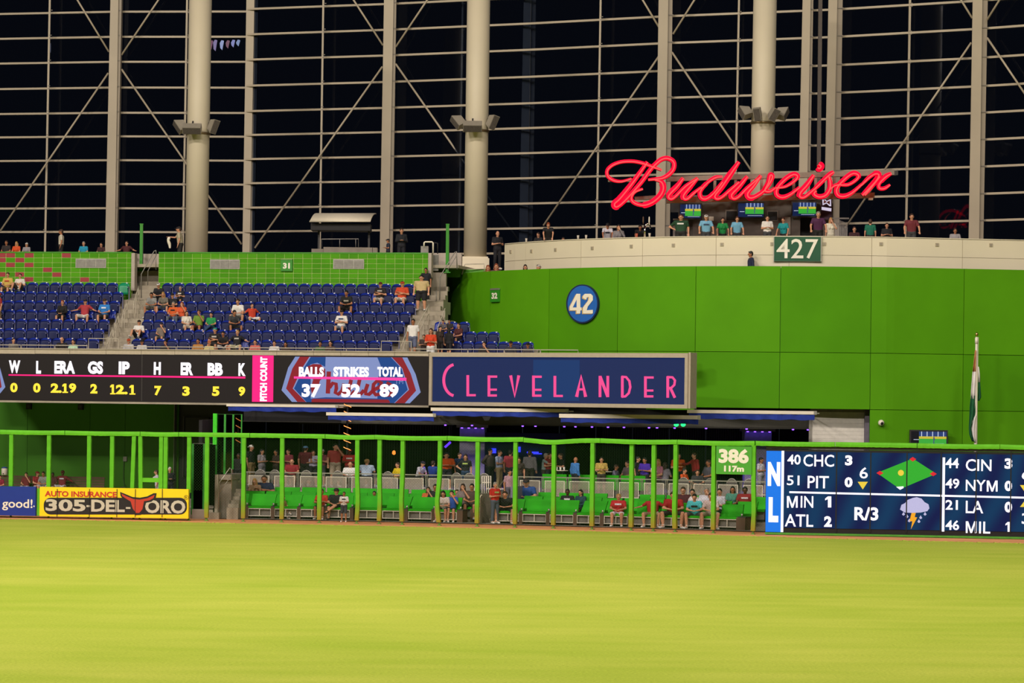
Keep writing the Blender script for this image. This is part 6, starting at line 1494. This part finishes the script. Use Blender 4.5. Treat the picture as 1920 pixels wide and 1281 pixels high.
# upper terrace left
def terr(px,py,pose,label,shirt,pants,hair,v0=8.9,yaw=0,**k):
    v=v0; u,z=ST.at(px,py,v); s=(z-11.9)/headtop(pose); s2=max(.7,min(1.15,s))
    return person(ST.M(u,v,z-headtop(pose)*s2 if abs(s-s2)>.02 else 11.9)@Matrix.Rotation(yaw,4,'Z'),s2,pose,label,shirt,pants,hair,**k)
terr(12,451,'sit','dim dark-haired person at the far left of the tiled wall top','2a201e','1a1816',sh,skin='m')
terr(31,453,'sit','blonde woman in orange top above the red tiles','cc4c1a','2a2624',BO,fem=True)
terr(50,455,'sit','woman in white cap and grey top above the red tiles','8c8688','2a2624',lo,fem=True,cap_=('cap','d8d4cc'))
terr(115,430,'stand','man in white shirt standing in profile above the tiled wall','c9bda8','2a2624',sh,yaw=-1.3,skin='m',girth=1.1)
terr(157,453,'sit','grey-haired person in turquoise shirt above the left vent','168aa8','2a2624',GRY)
terr(190,455,'sit','dark-haired woman in dark red top above the tiled wall','3a1a1a','2a2624',BL,fem=True)
terr(237,452,'sitwide','man in maroon shirt leaning on the wall beside the green post','4a1a1c','2a2624',sh)
terr(338.5,425,'reach','man in beige shirt and black cap holding a white towel by the column','b3a688','2a2622',sh,yaw=-1.4,cap_=('cap','15131a'),girth=1.15)
o=thing('towel','small white towel held out by the beige-shirted man','towel',Matrix.Translation(ST.w(*[ST.at(317,462,8.7)[0],8.7,ST.at(317,462,8.7)[1]])))
MB().tube(smoothpath([(.05,0,-.1),(.02,.02,.1),(-.04,0,.3),(.02,0,.46)]),[.04,.05,.055,.06,.065,.07,.075,.08,.08,.08,.075,.07,.07,.075,.08,.08,.07,.06,.04],10).build('cloth',OFFW,o,True)
terr(728,448,'hold','man in dark blue shirt and black cap in profile above the tiled wall','22293c','1a1a22',sh,yaw=-1.2,cap_=('cap','14121a'),skin='m')
terr(753,428,'hold','tall man in dark clothing with gear standing above the tiled wall','14151c','17161c',sh,ls=True,yaw=.3)
# by the plinth column and the walkway
def wk(px,py,label,shirt,hair,yaw=0,pose='stand',**k):
    w0=wallpt(px,RW-.4); z=10.42; Y=w0.y+1.15; k_,m_=km(px,py); s=(CAMH+m_*Y-z)/headtop(pose); s2=max(.62,min(1.2,s))
    return person(yawM(k_*Y,Y,z,yaw),s2,pose,label,shirt,'2a2624',hair,**k)
deckp(933,433,11.9,154.5,156.5,'hold','bald man in black clothes standing left of the cream parapet','121116','14131a',NO,yaw=.5,lp=True,h=1.9)
wk(915,497,'brown-haired woman peeking over the green wall, left of a pair','6a4a3a',('long','red'),pose='sit',fem=True); wk(930.5,494,'brown-haired woman peeking over the green wall, right of a pair','5a4238',('long','red'),pose='sit',fem=True)
wk(985,496,'dark-haired woman peeking over the green wall below the parapet','2a2220',BL,pose='sit',fem=True); wk(1010,496,'person in light grey cap peeking over the green wall','8a8480',sh,pose='sit',cap_=('capback','b4ada2'),yaw=-.8)
wk(1408,471,'man in navy shirt in profile in front of the cream parapet','1c2440',BK_,yaw=-1.4,skin='m',ls=True)
# terrace bar crowd
T=wallp
T(1011,436,'rail','dark-haired woman beside the leaning person at the parapet end','1a1618','1a1816',lo,fem=True,yaw=-.5)
T(1028,418,'hang','reddish-blond person in black shirt leaning far over the parapet','121014','1a1816',('short','red'))
T(1056,445,'sit','dim person low behind the parapet right of the leaning person','1a1618','1a1816',sh,skin='m')
T(1139,419,'hang','man in white and navy jersey leaning over the parapet','c9c6cc','1a1816',BK_,skin='m',cap_=('cap','17161c'),prt='1a1c2e')
T(1160,421,'sitface','dark-haired woman in grey shawl, hand to her face','7a7474','1a1816',BL,fem=True,ls=True)
T(1200,422,'hang','bartender in black bending beside the beer taps','121014','1a1816',BK_,skin='m')
T(1277,402,'hip','large man in dark green shirt with white tick mark','173d22','1a1816',sh,girth=1.35,prt='d8d4cc',yaw=-.2)
T(1324,403,'rail','man in light blue shirt and white cap at the parapet','6fa3c0','3a3a3c',sh,cap_=('cap','d8d2c8'),prt='3a4a6a',girth=1.1)
T(1355,408,'rail','dark-haired woman in bright green shirt at the parapet','12803a','2a2624',BL,fem=True)
T(1382,406,'rail','man in light blue shirt without a cap at the parapet','6aa0bc','3a3a3c',sh)
T(1439,404,'hold','man in white T-shirt holding a phone at the parapet','d8cfc8','3a3a3c',BK_)
T(1470,408,'rail','woman in teal top with ponytail at the parapet','128a8a','2a2624',('bun','brown'),fem=True,yaw=-.4)
T(1534,397,'rail','grey-haired man in purple shirt above the 427 sign','46163e','1a1816',GRY,girth=1.1)
T(1558,408,'face','blonde woman in cream dress drinking','ddd4bc','d8cfb4',BO,fem=True)
T(1602,425,'sit','dim seated person in maroon right of the blonde woman','3a181c','1a1816',sh)
T(1632,411,'stand','person in teal green shirt seen from behind','136a50','1a1816',sh,yaw=3.1)
T(1663,418,'hold','person in black shirt right of the teal-shirted back','15161a','1a1816',sh)
T(1709,401,'rail','man in maroon shirt standing alone at the parapet','6a222a','3a3a3c',sh,girth=1.1)
T(1791,428,'sit','small seated person in white top near the right end of the parapet','9a9290','2a2624',sh,skin='m')
# patio crowd behind the railing
def Q(*a,**k): k['girth']=k.get('girth',1.0)*1.12; return patiop(*a,**k)
Q(471,834,'stand','man in black shirt, khakis and white cap at the left end of the patio','15141a','9c8258',sh,yaw=1.2,cap_=('capback','e0dcd0'),lp=True)
Q(491,842,'hold','long-haired woman in white and grey dress facing right','a8a0a4','8a848c',BL,yaw=1.1,fem=True)
Q(518,843,'hold','long-haired woman in dark brown top left of the second post','3a2420','2a1c1a',BL,yaw=-.8,fem=True,skin='m')
Q(447,850,'stand','dim man in dark clothes in front of the faint orange spiral','1c1618','17151a',BK_,skin='d')
Q(541,842,'hold','man in rose shirt standing behind the seated maroon man','8a2c40','3a3a3c',sh,yaw=-.6)
Q(547.5,861,'sit','balding man in maroon polo seated at the railing','8c1826','2a2624',('short','bald'),d0=7.9,girth=1.15)
Q(573,836,'stand','man in maroon shirt and pale blue cap seen from behind','66182a','1a1816',sh,yaw=2.8,cap_=('cap','6a9acb'),girth=1.1)
Q(587.5,844,'hold','man in lavender shirt looking down with folded hands','c2bcd4','1c1a22',sh,ls=False,yaw=.3,girth=1.1)
Q(604,842,'fold','man in dusty rose shirt and white cap behind the third post','7a3444','3a3a3c',sh,cap_=('capback','dcd8d0'),yaw=-.5)
Q(629,832,'face','tall man in red plaid shirt looking right','9c3434','9a8a74',BK_,yaw=.5,girth=1.1)
Q(656,842,'hold','dark-skinned man in red jersey and red cap under the orange spiral','b01c24','5a1a1c',BK_,skin='d',cap_=('cap','b01c2c'),prt='d8c8c4',girth=1.1)
Q(657,866,'sit','bald man in white shirt seated at the railing','e0dcd8','2a2624',NO,d0=7.8,girth=1.15)
Q(688,861,'sit','blond-haired person in pale blue shirt seen from behind','b4c6da','2a3040',('short','blond'),yaw=2.9,d0=7.8,girth=1.25,cap_=('capback','b08a54'))
Q(746,867,'sit','person in yellow shirt half hidden by a fence post','d8bc10','2a2624',sh,yaw=-.8,d0=7.8)
Q(785,865,'sitlean','man in white T-shirt leaning right with dark cap','d8d4dc','1c1c22',sh,yaw=1.1,d0=7.8,cap_=('cap','1c1c2c'))
Q(812,864,'sit','grey-haired person in blue shirt seen from behind','1c3c98','1c1c22',('short','brown'),yaw=2.6,d0=7.8)
Q(837,849,'hold','heavy man in orange polo looking down','de5416','1c1c28',BK_,girth=1.35,yaw=.3)
Q(862,849,'stand','man in navy shirt in front of the violet column','162a58','1a1a26',('short','brown'),yaw=.8)
Q(873,852,'hip','woman in black T-shirt with pale green print','14141a','243c58',lo,fem=True,prt='a8c060',lp=True)
Q(919,841,'hip','man in brown-grey shirt standing with hand on hip by the steps','4c403c','15141a',BK_,yaw=1.0,ls=True,lp=True)
Q(936.5,844,'fold','man in pale blue polo and khaki trousers by the steps','a8b4d0','a08c64',sh,yaw=1.2,lp=True)
Q(957,843,'stand','man in rose red polo seen from behind by the steps','a83444','2c2c38',BK_,yaw=2.8,lp=True)
Q(973,858,'stand','dim brown-haired woman between the red and grey shirts','2e201c','1c1c22',lo,fem=True)
Q(993.5,845,'stand','man in grey patterned shirt seen from behind with sleeves rolled','8a8488','34302c',sh,yaw=3.1,ls=True,lp=True)
Q(1021,850,'reach','balding man in pale grey-green shirt leaning toward the table','8fa29c','2c2420',('short','grey'),yaw=1.3,lp=True)
Q(1031,849,'hold','man in red shirt mostly hidden by a fence post','8a1c26','1c1c22',sh,yaw=.6)
Q(1052,850,'hold','man in black shirt at the high table facing left','0f0f14','15151a',sh,yaw=-1.2,girth=1.15,lp=True)
Q(1079,857,'stand','bald man in light blue shirt turned away','3c78bc','1c1c2a',NO,yaw=2.2,ls=True,skin='m')
Q(1128,857,'hold','dark-haired girl in yellow floral top at the table','b89a4c','3a342c',('bun','black'),fem=True)
Q(1155,871,'sit','dim person in pale lilac shirt right of the floral girl','6a6478','2a2a34',sh,yaw=1.2,skin='m',d0=9)
Q(1177,864,'sit','dim person in pinkish shirt beside the seventh post','6e5a5e','2a2a34',sh,yaw=-1.0,d0=9)
Q(1196,856,'stand','man in black leaning at the table with the white bowl','14121a','17151a',BK_,yaw=1.1,skin='l',lp=True)
Q(1209,858,'hold','dim person in vivid violet shirt behind the table','4418a0','1c1c22',BK_,yaw=-.6,skin='m')
Q(1234,861,'sit','blonde woman in pink top at the railing','c2788c','3a3436',BO,fem=True,yaw=-.8,d0=8)
Q(1247,867,'sit','person in grey-white patterned shirt behind the blonde woman','8a848c','2a2a34',lo,fem=True,yaw=2.4,d0=8.2)
Q(1272,850,'hold','man in orange shirt behind a fence post','d85014','1c1c28',sh,yaw=.4,girth=1.1)
Q(1283,878,'sit','person in orange shirt seated below the standing orange man','d04c14','1c1c28',BK_,yaw=1.0,d0=7.8,fem=True)
Q(1305,849,'reach','man in crimson shirt holding a cup, facing left','8c141c','1c1818',sh,yaw=-1.2,ls=True)
Q(1308,881,'sit','bearded man in black and white shirt seated low at the railing','2c2a2e','1c1c22',('short','brown'),d0=7.6)
Q(1329,862,'sit','dim person in grey shirt left of the distance sign','5a5660','1c1c22',sh,yaw=-1,skin='m',d0=9)
Q(1427,858,'hold','person in white jersey beside the scoreboard','cfcad2','8a8890',BK_,yaw=1.0,skin='m')
# lounge crowd
def Lp(*a,**k): k['girth']=k.get('girth',1.0)*1.08; return loungep(*a,**k)
Lp(480,897,3,'sitlean','blonde woman huddled beside the man in navy','9a7a5c','6a5a4c',BO,fem=True)
Lp(495,892,3,'sitfold','heavy man in navy shirt in the back lounge row, left end','141c3c','1c1c28',sh,girth=1.3,skin='m')
Lp(531,934,1,'sitcross','person lying low in orange shorts on the third front lounge','a8744c','d0501c',sh,skin='l',yaw=1.2)
Lp(603,917,1,'sitfold','boy in red shirt holding a baseball glove behind a post','b42c1c','2a2624',('short','brown'),skin='m')
Lp(631,916,1,'sitcross','man in black shirt, shorts and wide black hat','121015','15141a',BK_,cap_=('hat','121015'),girth=1.2,shoes='17151a')
person(yawM(P(645,940,YF(645)+1.6).x,YF(645)+1.6,.0,-.1),1.32/1.745,'hold','child in white baseball shirt and white shoes standing before the hatted man','e4ded8','3a3a44',sh,skin='m',prt='2a2a34',shoes='f0eeea')
Lp(702,921,2,'sit','person whose dark head just shows over the middle lounge row','8a3c2c','3a2420',BK_,skin='m')
Lp(803,913,2,'sitface','woman in orange top left of the man in black','c86430','5a3424',lo,fem=True)
Lp(816.5,908,2,'sit','man in black shirt beside the woman in orange','121015','15141a',BK_,skin='m')
Lp(833,920,1,'sitlean','dark-haired woman in white top seated by the bowed post','cfc4bc','2c1f24',BL,fem=True)
Lp(847,920,1,'sitface','man in blue shirt with hand to his face beside the dark-haired woman','2850a8','221a24',BK_,lp=False)
Lp(868,907,2,'sitface','long-haired woman above the end lounge of the left section','7a6a68','3a2a2c',lo,fem=True)
Lp(857,918,2,'sit','person in bright orange behind the end lounge','e05a1c','2a2624',sh) 
Lp(885,907,2,'sit','man in brown shirt beside the post before the steps','4c3830','2a2420',BK_,skin='t')
person(yawM(P(928,940,YF(928)+3.0).x,YF(928)+3.0,.03,.6),1.03,'hold','man in red T-shirt with green print and jeans standing on the steps','c01c14','4a5460',GRY,lp=True,prt='a8b868')
person(yawM(P(955,940,YF(955)+4.4).x,YF(955)+4.4,.6,.5),1.0,'stand','man in pale pink shirt walking down the steps behind the railing','b8909c','5a5464',BK_,lp=True,skin='t')
Lp(949,921,1,'sitlean','man in black polo seated right of the steps, hands clasped','121015','17161c',sh,girth=1.2,skin='l')
Lp(989,893,3,'sitlean','man in bright blue polo and cap leaning at the back lounge row','1c4488','2a2a3a',sh,cap_=('cap','1c1824'),girth=1.2)
Lp(1064,917,2,'sitfold','dark-skinned person in black shirt with white lettering, right section','17101a','1c1c22',BK_,skin='d',prt='d8d0d4')
Lp(1089,918,2,'sit','long-haired woman in black and teal jacket','123a44','1c1c22',BL,fem=True,ls=True,yaw=-.4)
Lp(1160,926,1,'sit','woman in red T-shirt and white shorts with blond hair','b01420','dcd4dc',('short','blond'),fem=True,girth=1.2,prt='d8d4e0')
Lp(1224,927,1,'sitwide','man in red shirt with his head behind the fence post','a4141e','8a7458',sh,girth=1.1)
Lp(1264,922,1,'sitlean','man in red shirt eating, face hidden by a padded post','a8141c','2c2424',sh,girth=1.25)
Lp(1281,913,2,'sit','person in maroon shirt right of the padded post','4a1420','2a2424',sh)
Lp(1299,917,2,'sitturn','dark-haired person in white shirt behind the turquoise shirt','d8d0d0','2a2424',BK_,yaw=-.8)
Lp(1303.5,926,1,'sitlean','boy in turquoise shirt with sunglasses hanging from the collar','4cc0c8','4a4a4c',BK_,prt='1c1c20')
Lp(1325,914,2,'sitface','balding man in white patterned shirt drinking','d0ccd4','6a6a60',('short','grey'))
Lp(1334,924,1,'sitlean','man in pinkish white shirt and khaki shorts behind the left sign post','dcc8c8','8e886c',sh,shoes='c8c4bc')
Lp(1350,916,2,'sitturn','man in white and black jersey looking left','c8c4cc','1c1a20',BK_,yaw=-.8)
Lp(1374,912,3,'sit','dark-haired woman in grey and green top below the distance sign','4a8a74','3a3a3c',BL,fem=True,skin='m')
Lp(1397,913,3,'sit','dark-skinned man in dark red shirt with white lettering','8c141c','2a1a1c',BK_,skin='d',prt='e0c8cc',girth=1.1)
# bullpen crew
def BP(px,py,pose,label,shirt,pants,hair,v=4.45,**k):
    u,z=ST.at(px,py,v); s=max(.8,min(1.2,(z-.4)/headtop(pose))); yaw=k.pop('yaw',0)
    return person(ST.M(u,v,.4)@Matrix.Rotation(yaw,4,'Z'),s,pose,label,shirt,pants,hair,**k)
BP(0,906,'sit','player in red at the far left of the bullpen bench','7a1828','8a8a90',sh,v=3.2)
BP(49.5,886,'sitface','player in dark red raising hands to his face on the bench','6a1a20','b0aeb4',sh)
BP(70,884,'sitturn','player in red cap turning right on the bench','8a1824','b0aeb4',sh,cap_=('cap','8a1824'),yaw=.8)
BP(84,884,'sitlean','player in grey jersey between the red-shirted players','8a8a84','b0aeb4',sh,skin='m')
BP(99,886,'sit','player in dark red behind the second fence post','4a141c','b0aeb4',BK_,skin='d')
BP(117,882,'sitwide','player in open red jacket and cap at the right of the group','6e1420','b0aeb4',BK_,skin='d',cap_=('cap','6a1420'),ls=True,prt='b8b4b8')
BP(295.5,881,'reach','young catcher in white uniform behind the green gate bar','d0ccd4','c8c4cc',sh,v=-1.2,yaw=-1.2,lp=True)
BP(318.5,876,'hold','white-haired man in dark suit in the bullpen','1a1820','1a1820',('short','white'),v=-.9,ls=True,lp=True,yaw=.5)
